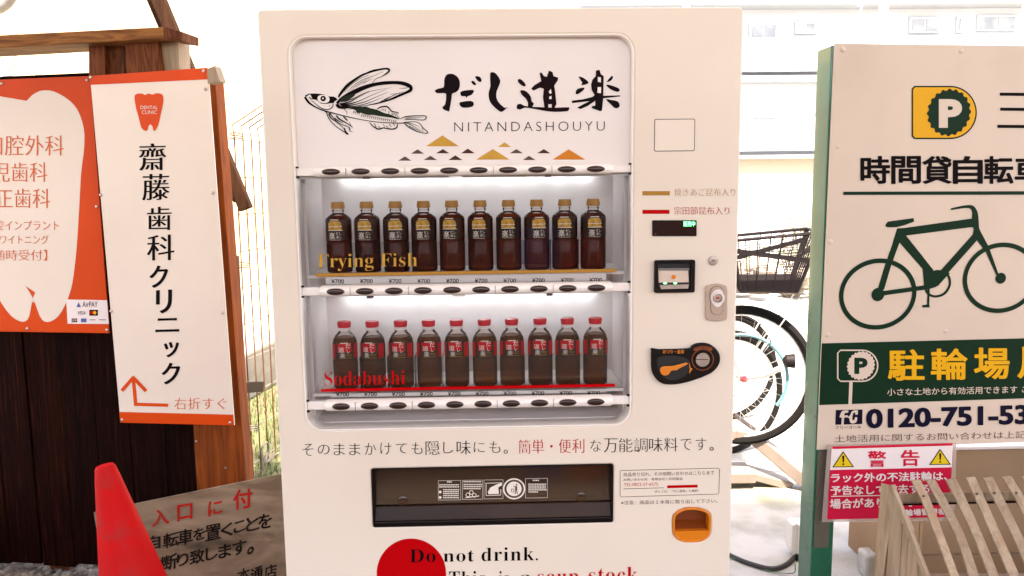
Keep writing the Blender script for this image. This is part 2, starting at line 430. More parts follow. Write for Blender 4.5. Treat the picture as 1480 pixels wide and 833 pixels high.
def text(g, P, s, u0, u1, v0, v1, n=0.0006, off=0.0, mincho=0.0, rot=0.0, spacing=1.0, fmap=None, skew=0.0):
    """lettering fitted into the rectangle u0..u1, v0..v1 of a plane; mincho widens the upright strokes only"""
    v, f = glyphs(s, off, spacing)
    if not v: return g
    xs = [a for a, b in v]; ys = [b for a, b in v]
    x0, x1, y0, y1 = min(xs), max(xs), min(ys), max(ys)
    sx = (u1 - u0) / max(x1 - x0, 1e-6); sy = (v1 - v0) / max(y1 - y0, 1e-6)
    shifts = (-mincho, 0, mincho) if mincho else (0,)
    cu_, cv_ = (u0 + u1) / 2, (v0 + v1) / 2; c, s_ = math.cos(R(rot)), math.sin(R(rot))
    for i, d in enumerate(shifts):
        pts = []
        for a, b in v:
            uu = u0 + (a - x0 + d) * sx; vv = v0 + (b - y0) * sy
            uu += skew * (vv - cv_)
            if rot:
                du, dv = uu - cu_, vv - cv_; uu, vv = cu_ + du * c - dv * s_, cv_ + du * s_ + dv * c
            pts.append(fmap(uu, vv, n + i * 0.00012) if fmap else P.p(uu, vv, n + i * 0.00012))
        g.add(pts, f)
    return g


def textpx(g, P, s, x0, y0, x1, y1, n=0.0006, y0r=None, y1r=None, **k):
    """lettering fitted to a (possibly slanting) box given in photo pixels: left side x0,y0..y1; right side x1,y0r..y1r"""
    y0r = y0 if y0r is None else y0r; y1r = y1 if y1r is None else y1r
    a = P.uv(x0, y1, n); b = P.uv(x1, y1r, n); c = P.uv(x1, y0r, n); d = P.uv(x0, y0, n)
    v, f = glyphs(s, k.get('off', 0.0), k.get('spacing', 1.0))
    if not v: return g
    xs = [q[0] for q in v]; ys = [q[1] for q in v]
    X0, X1, Y0, Y1 = min(xs), max(xs), min(ys), max(ys)
    mi = k.get('mincho', 0.0); bo = k.get('bold', 0.0)
    sh = [(-mi, 0), (0, 0), (mi, 0)] if mi else [(0, 0)]
    if bo: sh = [(a_ * bo, b_ * bo * .8) for a_, b_ in ((0, 0), (1, 0), (-1, 0), (0, 1), (0, -1), (.75, .75), (-.75, .75), (.75, -.75), (-.75, -.75))]
    for i, (dd, de) in enumerate(sh):
        pts = []
        for q in v:
            s_, t = (q[0] - X0 + dd) / max(X1 - X0, 1e-6), (q[1] - Y0 + de) / max(Y1 - Y0, 1e-6)
            uu = (1 - t) * ((1 - s_) * a[0] + s_ * b[0]) + t * ((1 - s_) * d[0] + s_ * c[0])
            vv = (1 - t) * ((1 - s_) * a[1] + s_ * b[1]) + t * ((1 - s_) * d[1] + s_ * c[1])
            pts.append(P.p(uu, vv, n + i * 0.00012))
        g.add(pts, f)
    return g


def smooth_loop(pts, k=3, closed=True):
    """Catmull-Rom through the points"""
    n = len(pts); o = []
    for i in range(n if closed else n - 1):
        p0 = pts[(i - 1) % n] if closed or i else pts[0]; p1 = pts[i]; p2 = pts[(i + 1) % n]
        p3 = pts[(i + 2) % n] if closed or i + 2 < n else pts[-1]
        for j in range(k):
            t = j / k
            o.append(tuple(0.5 * (2 * p1[d] + (p2[d] - p0[d]) * t + (2 * p0[d] - 5 * p1[d] + 4 * p2[d] - p3[d]) * t * t +
                                  (3 * p1[d] - p0[d] - 3 * p2[d] + p3[d]) * t ** 3) for d in range(len(p1))))
    if not closed: o.append(tuple(pts[-1]))
    return [Vector(q) for q in o] if isinstance(pts[0], Vector) else o


def polypx(g, P, pts, f=lambda x, y: (x, y), n=0.0006, sm=0, n1=None, bevel=0.0):
    lp = smooth_loop(pts, sm) if sm else pts
    return g.flat(P, [[P.uv(*f(*q), n) for q in lp]], n, n1, bevel)


def strokepx(g, P, pts, wd, f=lambda x, y: (x, y), n=0.0006, sm=4, closed=False):
    """ribbon along pixel points; wd = width in the same units, a number or one per point"""
    ws = wd if isinstance(wd, (list, tuple)) else [wd] * len(pts)
    q = smooth_loop([(a, b, c) for (a, b), c in zip(pts, ws)], sm, closed) if sm else [(a, b, c) for (a, b), c in zip(pts, ws)]
    L, Rr = [], []; m = len(q)
    for i in range(m):
        a = q[i - 1] if (i or closed) else q[0]; b = q[(i + 1) % m] if (i < m - 1 or closed) else q[-1]
        dx, dy = b[0] - a[0], b[1] - a[1]; l = math.hypot(dx, dy) or 1; nx, ny = -dy / l, dx / l; h = max(q[i][2], 0.05) / 2
        L.append(P.p(*P.uv(*f(q[i][0] + nx * h, q[i][1] + ny * h), n), n)); Rr.append(P.p(*P.uv(*f(q[i][0] - nx * h, q[i][1] - ny * h), n), n))
    ff = [(i, (i + 1) % m, m + (i + 1) % m, m + i) for i in range(m if closed else m - 1)]
    return g.add(L + Rr, ff)


def rrect(u0, u1, v0, v1, r, k=5):
    o = []
    for cx, cy, a0 in ((u1 - r, v1 - r, 0), (u0 + r, v1 - r, 90), (u0 + r, v0 + r, 180), (u1 - r, v0 + r, 270)):
        for i in range(k + 1):
            t = R(a0 + 90 * i / k); o.append((cx + r * math.cos(t), cy + r * math.sin(t)))
    return o


def circ(c, r, n=32, ry=None):
    ry = ry or r
    return [(c[0] + r * math.cos(2 * math.pi * i / n), c[1] + ry * math.sin(2 * math.pi * i / n)) for i in range(n)]


# ================================================================== THE SETTING
structure(G().flat(Plane((0, 0, 0), 0, -90), [[(-60, -40), (60, -40), (60, 120), (-60, 120)]]), 'ground', 'concrete')
structure(G().flat(Plane((0, 0, 0.004), 0, -90), [[(-60, -10), (60, -10), (60, -3.9), (-60, -3.9)]]), 'road', 'asphalt')
structure(G().flat(Plane((0, 0, 0.004), 0, -90), [[(-8, -3.85), (8, -3.85), (8, -.55), (-8, -.55)]]), 'paving', 'paving')
# gravel strip under the board wall
g = G().flat(Plane((0, 0, 0.004), 0, -90), [smooth_loop([(-4, .2), (-2.6, .35), (-1.55, .25), (-.95, .3), (-.85, .7), (-.9, 1.5), (-4, 1.6)], 3)])
structure(g, 'gravel_ground', 'gravel_bed')


def rock(g, c, r):
    n, m_ = 6, 4; rr = [[r * random.uniform(.7, 1.15) for _ in range(n)] for _ in range(m_)]
    sx, sy, sz, a = random.uniform(.8, 1.5), random.uniform(.7, 1.1), random.uniform(.4, .75), random.uniform(0, 3)
    vv = [];
    for i in range(m_):
        ph = math.pi * (i + .5) / m_
        for k in range(n):
            t = 2 * math.pi * k / n; q = rr[i][k]
            x, y, z = q * math.sin(ph) * math.cos(t) * sx, q * math.sin(ph) * math.sin(t) * sy, q * math.cos(ph) * sz
            vv.append((c[0] + x * math.cos(a) - y * math.sin(a), c[1] + x * math.sin(a) + y * math.cos(a), c[2] + z))
    ff = [tuple(range(n)), tuple((m_ - 1) * n + k for k in range(n - 1, -1, -1))]
    for i in range(m_ - 1):
        for k in range(n): ff.append((i * n + k, (i + 1) * n + k, (i + 1) * n + (k + 1) % n, i * n + (k + 1) % n))
    g.add(vv, ff)


g = G()
for i in range(2600):
    x = random.uniform(-2.6, -.95); y = random.uniform(.55, 1.5)
    rock(g, (x, y, 0.006), random.choice((.006, .009, .012, .016, .02)) * random.uniform(.7, 1.2))
o = build(g, 'gravel', 'stone'); o['kind'] = 'stuff'

# grass plot behind the wire fence
g = G().flat(Plane((0, 0, 0.005), 0, -90), [smooth_loop([(-5, 1.75), (-1.0, 1.7), (-.6, 2.4), (-.55, 4.6), (-5, 4.6)], 2)])
structure(g, 'grass_ground', 'soil')
g = G()
for i in range(9000):
    y = 1.8 + 2.7 * random.random() ** 1.2; x = random.uniform(-2.6, -.75)
    if random.random() < .45 and math.sin(x * 7 + y * 5) > .2: continue
    h = random.uniform(.02, .075); a = random.uniform(0, 6.3); l = random.uniform(0, .03); w_ = .003
    dx, dy = math.cos(a), math.sin(a)
    g.add([(x - dy * w_, y + dx * w_, .005), (x + dy * w_, y - dx * w_, .005), (x + dx * l, y + dy * l, h)], [(0, 1, 2)])
o = build(g, 'grass', 'grass'); o['kind'] = 'stuff'

# concrete kerb wall behind the grass
k0, k1 = gnd(345, 590), gnd(420, 545)
g = G(); d = (k1 - k0).normalized(); a = k0 - d * 4.5; b = k1 + d * 1.2
hw = Vector((-d.y, d.x, 0)) * .22
g.box8([a, b, b + hw, a + hw, a + Vector((0, 0, .34)), b + Vector((0, 0, .34)), b + hw + Vector((0, 0, .36)), a + hw + Vector((0, 0, .36))])
kw = build(g, 'concrete_kerb', 'kerb', bevel=.02); tag(kw, 'low stained concrete kerb wall between the grass and the cream building', 'kerb wall')

# cream corrugated building beyond
cb = thing('corrugated_building', 'cream corrugated metal building washed out by daylight behind the dental signs', 'building', (-4, 6.2, 0))
g = G(); pts = []; x = -9.0; i = 0
while x < 0.9:
    for dx, dy in ((0, 0), (.025, -.018), (.05, -.018), (.075, 0)): pts.append((x + dx, 6.0 + dy + (x + 9) * .02))
    x += .12
vv = [(a, b, 0) for a, b in pts] + [(a, b, 4.6) for a, b in pts]; n = len(pts)
g.add(vv, [(i, i + 1, n + i + 1, n + i) for i in range(n - 1)])
build(g, 'corrugated_wall', 'corr', cb)
build(G().box(-9, .9, 6.22, 12, 0, 4.55), 'building_body', 'facade', cb)
build(G().box(-9.2, 1.1, 5.75, 12.2, 4.6, 4.72), 'roof', 'facade_g', cb, bevel=.01)

# grey hose on that building
p = [at(-6, 22, 5.6), at(10, 8, 5.55), at(19, -12, 5.55)]
g = G().tube(smooth_loop([at(24, -30, 5.6), at(21, 10, 5.58), at(20, 55, 5.58), at(17, 80, 5.58), at(11, 112, 5.6), at(0, 160, 5.6)], 6, False), .034, 10)
g2 = G()
hz = smooth_loop([at(-30, 18, 5.3), at(-8, 14, 5.3), at(8, 5, 5.3), at(24, -18, 5.3)], 6, False)
hs = thing('grey_hose', 'grey ribbed hose running down the cream corrugated wall', 'hose', tuple(at(20, 55, 5.58)))
build(g, 'hose_run', 'pvc', hs, smooth=True)
g = G()
hp = smooth_loop([at(24, -30, 5.6), at(21, 10, 5.58), at(20, 55, 5.58), at(17, 80, 5.58), at(11, 112, 5.6)], 14, False)
for q in hp[::1]: g.tube([q + Vector((0, 0, .006)), q - Vector((0, 0, .006))], .038, 10)
build(g, 'hose_ribs', 'pvc', hs)
build(G().tube(hz, .05, 10), 'hose_bend', 'galv', hs, smooth=True)

# apartment block far behind on the right
ab = thing('apartment_block', 'white apartment block with open galleries and small windows behind the parking sign', 'building', (6, 15, 0))
AY = 15.0
def zpx(px, py, Y=AY): return at(px, py, Y).z
x0, x1 = at(780, 100, AY).x, at(1760, 100, AY).x
build(G().box(x0, x1, AY, AY + 8, 0, zpx(1200, -120)), 'wall', 'facade', ab)
za, zb = zpx(1130, 118, AY - 1), zpx(1130, 20, AY - 1)
for nm, p0, p1, dep, mt in (('gallery_parapet', 103, 12, .30, 'facade'), ('gallery_parapet', 218, 134, .30, 'facade')):
    build(G().box(x0, x1, AY - dep, AY - dep + .12, zpx(1130, p0, AY - dep), zpx(1130, p1 + 42, AY - dep)), nm, mt, ab)
for p0, p1, mt, dep in ((118, 109, 'facade_l', .34), (229, 224, 'facade_l', .34), (6, -14, 'facade_l', .5)):  # grey of the two lower slabs holds the shadow lines under the parapets
    build(G().box(x0, x1, AY - dep, AY, zpx(1130, p0, AY - dep), zpx(1130, p1, AY - dep)), 'floor_slab', mt, ab)
build(G().box(x0, x1, AY - .06, AY - .005, zpx(1130, 250), zpx(1130, 226)), 'beige_band', 'facade_b', ab)
for (a, b, c, d_) in ((1085, 37, 1121, 54), (1151, 35, 1177, 47), (1316, 29, 1355, 46), (1414, 26, 1466, 43), (1384, 28, 1388, 45), (1084, 146, 1120, 168), (1178, 146, 1200, 160), (1500, 28, 1530, 45)):
    xa, xb = at(a, c and b, AY).x, at(c, b, AY).x; z0, z1 = zpx(a, d_), zpx(a, b)
    wn = build(G().box(xa - .04, xb + .04, AY - .05, AY - .004, z0 - .04, z1 + .04), 'window', 'facade_g', ab)
    k = 2 if xb - xa > .3 else 1
    for j in range(k):
        ww = (xb - xa) / k
        build(G().box(xa + j * ww + .015, xa + (j + 1) * ww - .015, AY - .065, AY - .052, z0, z1), 'pane', 'winglass', wn)
for px, wp in ((991, 5), (1275, 6), (1243, 1.5), (1476, 2)):
    q = at(px, 60, AY - 2.2); wq = wp / FPX * 15
    build(G().tube([(q.x, q.y, 0), (q.x, q.y, zpx(px, -60, AY - 2.2))], wq, 10), 'gallery_post', 'gallery', ab, smooth=True)
build(G().bar(at(1240, 8, AY - 2), at(1262, -12, AY - 2), .05, .05), 'bracket', 'facade_g', ab)

# rubble and pale undergrowth in front of it
random.seed(3)
def shrub(name, c, r, h, n, leaf, lab, seed, lm='leafdry'):
    random.seed(seed)
    t = thing(name, lab, 'shrub', (c[0], c[1], 0))
    gb, gl = G(), G()
    for i in range(n):
        a = random.uniform(0, 6.3); q = random.random() ** .5 * r
        b0 = Vector((c[0] + q * .25 * math.cos(a), c[1] + q * .25 * math.sin(a), 0)); tip = Vector((c[0] + q * math.cos(a), c[1] + q * math.sin(a), h * random.uniform(.55, 1.05)))
        m1 = b0.lerp(tip, .5) + Vector((random.uniform(-.1, .1), random.uniform(-.1, .1), .1)) * h
        gb.tube([b0, m1, tip], [.012, .008, .003], 4)
        for j in range(14):
            s_ = random.uniform(.25, 1.05); pt = b0.lerp(m1, s_ * 2) if s_ < .5 else m1.lerp(tip, s_ * 2 - 1)
            pt = pt + Vector((random.gauss(0, .07), random.gauss(0, .07), random.gauss(0, .06))) * h
            ax = Vector((random.gauss(0, 1), random.gauss(0, 1), random.gauss(0, .6))).normalized(); bx = ax.orthogonal().normalized()
            l = leaf * random.uniform(.6, 1.3)
            gl.add([pt, pt + ax * l * .5 + bx * l * .25, pt + ax * l, pt + ax * l * .5 - bx * l * .25], [(0, 1, 2, 3)])
    build(gb, 'branches', 'bark', t); build(gl, 'foliage', lm, t)
    return t
shrub('garden_shrub', (4.55, 9.4), .6, 1.25, 34, .08, 'leggy green bush against the apartment wall left of the parking sign', 5)
shrub('garden_shrub', (3.3, 9.3), .8, .8, 30, .05, 'low bare twiggy shrub seen just above the bicycle basket', 6)
g = G(); random.seed(11)
for i in range(90):
    rock(g, (random.uniform(1.9, 5.2), random.uniform(7.6, 9.0), random.uniform(.03, .35)), random.uniform(.06, .2))
o = build(g, 'rubble_heap', 'stone'); o['kind'] = 'stuff'

# street side behind the camera: a roof added overhead for shade, and the houses across the road
cn = thing('shade_canopy', 'brown roof sheet added out of view to shade the vending machine corner', 'shade_canopy', (0, -2, 0))
build(G().box(-5.2, -.6, -5.6, .22, 3.60, 3.65), 'roof_sheet', 'roof', cn)  # invented roof, sized to keep the sun off the foreground
build(G().box(-.598, 4.6, -5.6, -.18, 3.605, 3.655), 'roof_sheet', 'roof', cn)
for px_ in (-5.1, 4.4):
    for py_ in (-5.5,):
        build(G().box(px_, px_ + .1, py_, py_ + .1, 0, 3.595), 'post', 'wood_v', cn)
hs2 = thing('facing_house', 'brown rendered house across the road', 'house', (0, -11, 0))
build(G().box(-9, 9, -16, -11, 0, 2.8), 'wall', 'street', hs2)
build(G().box(-9.3, 9.3, -16.3, -10.5, 2.8, 2.95), 'roof', 'facade_g', hs2)
for k in range(4):
    build(G().box(-7 + 4 * k, -5.4 + 4 * k, -11.0, -10.95, .9, 2.2), 'window', 'winglass', hs2)
build(G().box(1.2, 3.6, -10.9, -10.1, 2.2, 2.32), 'awning', 'blue', hs2)

for nm_, x_, m_, h_, lb_ in (('reflection_bin', .35, 'blue', .95, 'blue slatted bin added across the road to be mirrored in the upper pane'), ('reflection_bin', .95, 'redframe', .70, 'red slatted bin added beside the blue one to be mirrored in the upper pane')):  # invented bins, there only for coloured reflections in the pane
    ct = thing(nm_, lb_, 'storage bin', (x_ + .27, -8.6, 0), group='bins added across the road for reflection')
    for k in range(5): build(G().box(x_, x_ + .54, -8.615, -8.6, .02 + k * h_ / 5, .02 + (k + .9) * h_ / 5), 'side_slat', m_, ct)
    for k in range(2): build(G().box(x_ + .525 * k, x_ + .525 * k + .015, -9.0, -8.617, .02, h_), 'side_wall', m_, ct)
    build(G().box(x_, x_ + .54, -9.0, -8.6, .006, .02), 'bottom', m_, ct)

# ================================================================== BOARD WALL WITH DENTAL SIGNS
OB = Plane(at(80, 300, .9), -9.34, -.54, -.14)      # face of the orange board
BW = Plane(OB.p(0, 0, -.032), -9.34, -.54, -.14)     # face of the plank wall behind it
WPo = at(235, 350, .77)
WP = Plane(WPo, -12.65, -.83, -1.28)                 # face of the white sign
shed = thing('board_wall', 'dark brown plank wall with beam carrying the two dental clinic signs', 'wall', tuple(BW.p(0, -1.4)), -9.34)
uL, _ = BW.uv(-330, 500); uR = BW.uv(290, 640)[0]
zt = BW.uv(60, 108)[1]; zb = BW.uv(100, 818)[1]
npl = 13; wpl = (uR - uL) / npl
random.seed(5)
for i in range(npl):
    a = uL + i * wpl; b = a + wpl - .004; dd = random.uniform(-.004, .004)
    build(G().pbox(BW, a, b, zb + random.uniform(-.012, .01), zt, -.022 + dd, dd), 'plank', 'plank', shed, bevel=.0015, seg=1)
build(G().pbox(BW, uL, uR + .03, zb + .25, zb + .33, -.06, -.03), 'batten', 'plank', shed)
build(G().pbox(BW, uL, uR + .03, zt - .2, zt - .12, -.06, -.03), 'batten', 'plank', shed)
# orange brown edge board at the right end (narrow at the top, wide at the foot)
a_t, b_t = BW.uv(262, 120), BW.uv(317, 117); a_m, b_m = BW.uv(287, 640), BW.uv(359, 690)
vb = zb - .04
ub_l = a_m[0]; ub_r = b_m[0] + .005
g = G().flat(BW, [[(a_t[0], a_t[1]), (b_t[0], b_t[1]), (ub_r, b_m[1]), (ub_r + .002, vb), (ub_l, vb), (ub_l, a_m[1])]], -.03, .028)
build(g, 'edge_board', 'wood_o', shed, bevel=.002)
for q in ((290, 634), (332, 672)):
    u, v = BW.uv(*q); build(G().flat(BW, [circ((u, v), .004, 10)], .029, .0305), 'nail', 'steel', shed)
# feet of the wall
for px_ in (-120, 60, 330):
    u = BW.uv(px_, 700)[0]; q = BW.p(u, 0, -.06)
    build(G().box(q.x - .035, q.x + .035, q.y - .02, q.y + .05, 0, 1.2), 'post', 'wood_v', shed)
# blocks and beam on top
def hexpx(g, front, dep, P, n=0.0):
    f_ = [P.p(*P.uv(*q, n), n) for q in front]; b_ = [q - P.N * dep for q in f_]
    return g.box8(f_ + b_)
BM = Plane(at(150, 75, .84), -9.34)
build(hexpx(G(), [(128, 112), (152, 112), (150, 54), (128, 54)], .09, BM), 'block', 'wood_v', shed, bevel=.002)
build(hexpx(G(), [(153, 111), (180, 109), (178, 53), (151, 54)], .075, BM, -.02), 'block', 'wood_v', shed, bevel=.002)
build(hexpx(G(), [(183, 108), (233, 104), (226, 50), (180, 52)], .10, BM, .01), 'block', 'wood_v', shed, bevel=.002)
build(hexpx(G(), [(232, 104), (259, 101), (257, 56), (227, 56)], .07, BM, -.012), 'block', 'wood_p', shed, bevel=.002)  # lit right side of the block before it, made as a paler piece
build(hexpx(G(), [(-260, 84), (238, 56), (236, 39), (-260, 64)], .14, BM, .05), 'beam', 'wood_beam', shed, bevel=.003)
build(hexpx(G(), [(238, 55), (263, 59), (263, 46), (237, 38)], .10, BM, .052), 'beam_end', 'wood_v', shed, bevel=.002)
build(hexpx(G(), [(300, 121), (318, 118), (310, 95), (299, 100)], .04, BM, .05), 'top_chip', 'wood_p', shed, bevel=.001)
# diagonal timber leaning behind
tb = build(G().bar(at(205, -60, 1.35), at(356, 303, 1.35), .05, .04, (0, 1, 0)), 'leaning_timber', 'wood_dark', bevel=.003)
tag(tb, 'long diagonal timber leaning behind the right end of the plank wall', 'timber')
tb2 = build(G().bar(at(192, -60, 1.45), at(343, 292, 1.45), .02, .04, (0, 1, 0)), 'leaning_batten', 'wood_dark', bevel=.002)
tag(tb2, 'thin grey batten running beside the diagonal timber', 'timber')


def screws(P, pts, par, r=.0055, n0=.001):
    for q in pts:
        u, v = P.uv(*q); c = P.p(u, v, n0)
        M3 = Matrix((P.U, P.V, P.N)).transposed()
        build(G().lathe([(r, 0), (r * .95, .0015), (r * .6, .003), (r * .2, .0035)], c, 12, M3), 'screw', 'steel', par, smooth=True)

# --- orange sign with a white tooth
og = thing('dental_services_sign', 'orange sign with big white tooth shape listing dental services in orange characters', 'sign', tuple(OB.p(0, -.44)), -9.34)
tl, tr, br = OB.uv(-95, 119), OB.uv(130, 110), OB.uv(158, 482)
bl = OB.uv(-95, 478)
build(G().flat(OB, [[bl, br, tr, tl]], -.006, 0), 'board', 'sign_orange', og, bevel=.0008)
tooth = [(38.5, 146), (47, 137.5), (57.6, 131.8), (72, 131), (86, 136), (101, 146), (111.6, 158), (119, 176), (122.4, 196), (121, 223), (117.4, 250), (114.5, 304), (111, 358), (106.6, 397.6), (102.6, 419), (94.3, 441), (84.6, 457), (73.8, 464.6), (64.8, 465), (57.6, 457), (50.4, 437), (43.2, 422.8), (36.6, 413.2)]
tv = [OB.uv(*q) for q in tooth]; uc = OB.uv(36.5, 300)[0]
tv2 = tv[:]; c0 = tv[0]
left = [(2 * uc - u, v) for u, v in tv[::-1]][1:-1]
build(G().flat(OB, [tv[:1] + smooth_loop(tv[1:], 2, False) + smooth_loop(left, 2, False)], .0006), 'tooth_shape', 'sign_white', og)
for s_, b in (('口腔外科', (-18, 196, 92, 225)), ('小児歯科', (-37, 235, 68, 263)), ('矯正歯科', (-32, 273, 72, 301)), ('口腔インプラント', (-19, 319, 85, 333)), ('ホワイトニング', (-12, 340, 70, 353)), ('【随時受付】', (-16, 361, 68, 377))):
    g = textpx(G(), OB, s_, *b, n=.0014, off=-.012, mincho=.014)
    build(g, 'lettering', 'sign_text_o', og)
screws(OB, [(3, 121), (126, 116), (40, 475), (155, 477), (140, 299)], og)
st = [OB.uv(*q) for q in ((96, 433), (155, 434), (157.5, 468.5), (98, 468))]
cs = build(G().flat(OB, [st], .0012), 'card_sticker', 'paper', og)
build(textpx(G(), OB, 'AirPAY', 119, 436, 141, 444, n=.0018), 'lettering', 'navy', cs)
build(G().flat(OB, [[OB.uv(*q) for q in ((111, 444), (114, 437), (117.5, 444))]], .0018), 'triangle_mark', 'blue', cs)
build(textpx(G(), OB, 'VISA', 112, 450, 124, 455, n=.0018), 'lettering', 'navy', cs)
for (a, b, c, d_), m_ in (((129, 448, 141.5, 456.5), 'ink'), ((103.5, 460.5, 111.5, 466), 'brown_p'), ((117, 460.5, 125, 466), 'blue')):
    bb = build(polypx(G(), OB, [(a, b), (c, b), (c, d_), (a, d_)], n=.0018), 'card_logo', m_, cs)
for cx_, m_ in ((133, 'red_p'), (137.5, 'yellow')):
    build(G().flat(OB, [circ(OB.uv(cx_, 452), .0065, 14)], .0022 if m_ == 'red_p' else .0024), 'card_logo', m_, cs)
build(textpx(G(), OB, 'JCB', 104.5, 461.5, 110.5, 465, n=.0022), 'lettering', 'paper', cs)
for a in ((130, 462, 138, 465), (143, 462, 153, 465)):
    build(polypx(G(), OB, [(a[0], a[1]), (a[2], a[1]), (a[2], a[1] + 1), (a[0], a[1] + 1)], n=.0018), 'card_logo', 'taupe_p', cs)

# --- white sign with the clinic name
wg = thing('clinic_name_sign', 'tall white sign with orange bands naming the dental clinic in vertical black characters', 'sign', tuple(WP.p(0, -.63)), -12.65)
cor = {k: WP.uv(*q) for k, q in dict(tl=(130, 110), tr=(300, 98), br=(338.5, 615), bl=(174, 611), a=(131, 123), b=(301.5, 115), c=(337.5, 599.5), d=(172.5, 595.5)).items()}
wb = build(G().flat(WP, [[cor['bl'], cor['br'], cor['tr'], cor['tl']]], -.006, 0), 'board', 'sign_white', wg, bevel=.0008)
build(G().flat(WP, [[cor['a'], cor['b'], cor['tr'], cor['tl']]], .0006), 'orange_band', 'sign_orange', wg)
build(G().flat(WP, [[cor['bl'], cor['br'], cor['c'], cor['d']]], .0006), 'orange_band', 'sign_orange', wg)
c1 = lambda x, y: (x / 2.7775, y / 2.7775)
tpts = [(540, 390), (548, 378), (570, 376), (582, 382), (595, 376), (612, 380), (628, 375), (648, 378), (656, 392), (654, 420), (645, 460), (636, 500), (625, 522), (616, 525), (612, 508), (603, 500), (596, 508), (592, 524), (582, 525), (567, 512), (556, 470), (545, 430)]
ti = build(polypx(G(), WP, tpts, c1, n=.0008, sm=3), 'tooth_emblem', 'sign_orange', wg)
build(textpx(G(), WP, 'DENTAL', 203, 153, 228, 158, n=.0014), 'lettering', 'sign_white', ti)
build(textpx(G(), WP, 'CLINIC', 205, 159.8, 227, 165, n=.0014), 'lettering', 'sign_white', ti)
for ch, cx_, cy_, w_, h_ in (('齋', 220.5, 227, 38, 39), ('藤', 225.3, 270.5, 38, 38), ('歯', 230.3, 316, 34, 34), ('科', 232.3, 358, 38, 37), ('ク', 229.5, 400, 26, 32), ('リ', 237, 436, 22, 34), ('ニ', 241.8, 470, 33, 20), ('ッ', 247.8, 505.5, 21, 22), ('ク', 247, 540, 26, 31)):
    kan = ch in '齋藤歯科'
    g = textpx(G(), WP, ch, cx_ - w_ / 2, cy_ - h_ / 2 + .4, cx_ + w_ / 2, cy_ + h_ / 2 + .4, y0r=cy_ - h_ / 2 - .4, y1r=cy_ + h_ / 2 - .4, off=-.006 if kan else .010, mincho=.023)
    build(g, 'lettering', 'ink', wg)
g = strokepx(G(), WP, [(192.5, 545), (196, 585.5)], 5, sm=0); strokepx(g, WP, [(193.7, 584.5), (243, 586)], 4.6, sm=0, n=.0009)
strokepx(g, WP, [(176, 565), (193, 545.5)], 5, sm=0, n=.0012); strokepx(g, WP, [(191.5, 545), (211, 565.5)], 5, sm=0, n=.0015)
build(g, 'arrow', 'sign_orange', wg)
build(textpx(G(), WP, '右折すぐ', 252, 575, 327, 592, y0r=575, y1r=592, off=-.014, mincho=.012), 'lettering', 'sign_text_o', wg)
screws(WP, [(131.5, 112), (294.5, 103), (297, 129), (146, 282), (307.5, 279), (161, 450), (321.5, 452.5), (177, 607), (333, 611)], wg)

# ================================================================== CONE AND HAND-PAINTED BOARD
tip = at(151, 672, .20); foot = Vector((tip.x + .118, tip.y - .02, 0))
cx_ = (tip - foot); L = cx_.length
M3 = cx_.to_track_quat('Z', 'Y').to_matrix()
cn_ = thing('traffic_cone', 'plain red plastic traffic cone leaning in front of the hand-painted board', 'cone', tuple(foot))
prof = [(.166, 0.03), (.138, .05), (.031, L - .035), (.028, L - .022), (.0255, L - .008), (.021, L - .001), (.008, L)]
build(G().lathe(prof, foot, 40, M3), 'cone_body', 'cone', cn_, smooth=True)
g = G().flat(Plane(foot, 0, -90), [rrect(-.2, .2, -.2, .2, .05)], 0.002, .03, .004)
b_ = build(g, 'base', 'cone', cn_)

NBu = thing('notice_board', 'weathered grey plywood board with brushed red and black characters leaning by the cone', 'notice board', (-1.1, .6, 0))
NP = Plane(at(270, 745, .52), 5, -9, -9.0)
q = [NP.uv(*p_) for p_ in ((135, 741), (412, 684))]
vv0 = min(q[0][1], q[1][1]) - .62
build(G().flat(NP, [[(q[0][0], vv0), (q[1][0], vv0), q[1], q[0]]], -.012, 0), 'panel', 'notice', NBu, bevel=.001)
def hand(s_, xs, ys, hs, m_, off):
    for i, ch in enumerate(s_):
        x_, y_, h_ = xs[i], ys[i], hs[i]; g = G()
        random.seed(ord(ch) + i)
        textpx(g, NP, ch, x_ - h_ / 2, y_ - h_ / 2 + random.uniform(0, 3), x_ + h_ / 2, y_ + h_ / 2 + 2, y0r=y_ - h_ / 2 - 3, y1r=y_ + h_ / 2 - random.uniform(1, 4), off=off * .3, bold=off * .9, n=.001 + i * .00005)
        build(g, 'lettering', m_, NBu)
hand('入口に付', (232, 267, 311, 351), (748, 741, 735, 722), (24, 21, 20, 27), 'notice_red', .022)
hand('自転車を置くことを', (222, 247, 268, 288, 308, 328, 346, 365, 383), (785, 781, 777, 773, 770, 766, 762, 758, 754), (19, 22, 21, 17, 22, 17, 16, 19, 19), 'notice_ink', .018)
hand('お断り致します。', (227, 245, 264, 285, 306, 325, 346, 362), (817, 813, 809, 805, 801, 797, 792, 796), (16, 22, 17, 21, 17, 18, 20, 9), 'notice_ink', .018)
hand('本通店', (352, 371, 391), (831, 829, 826), (18, 18, 18), 'notice_ink', .018)

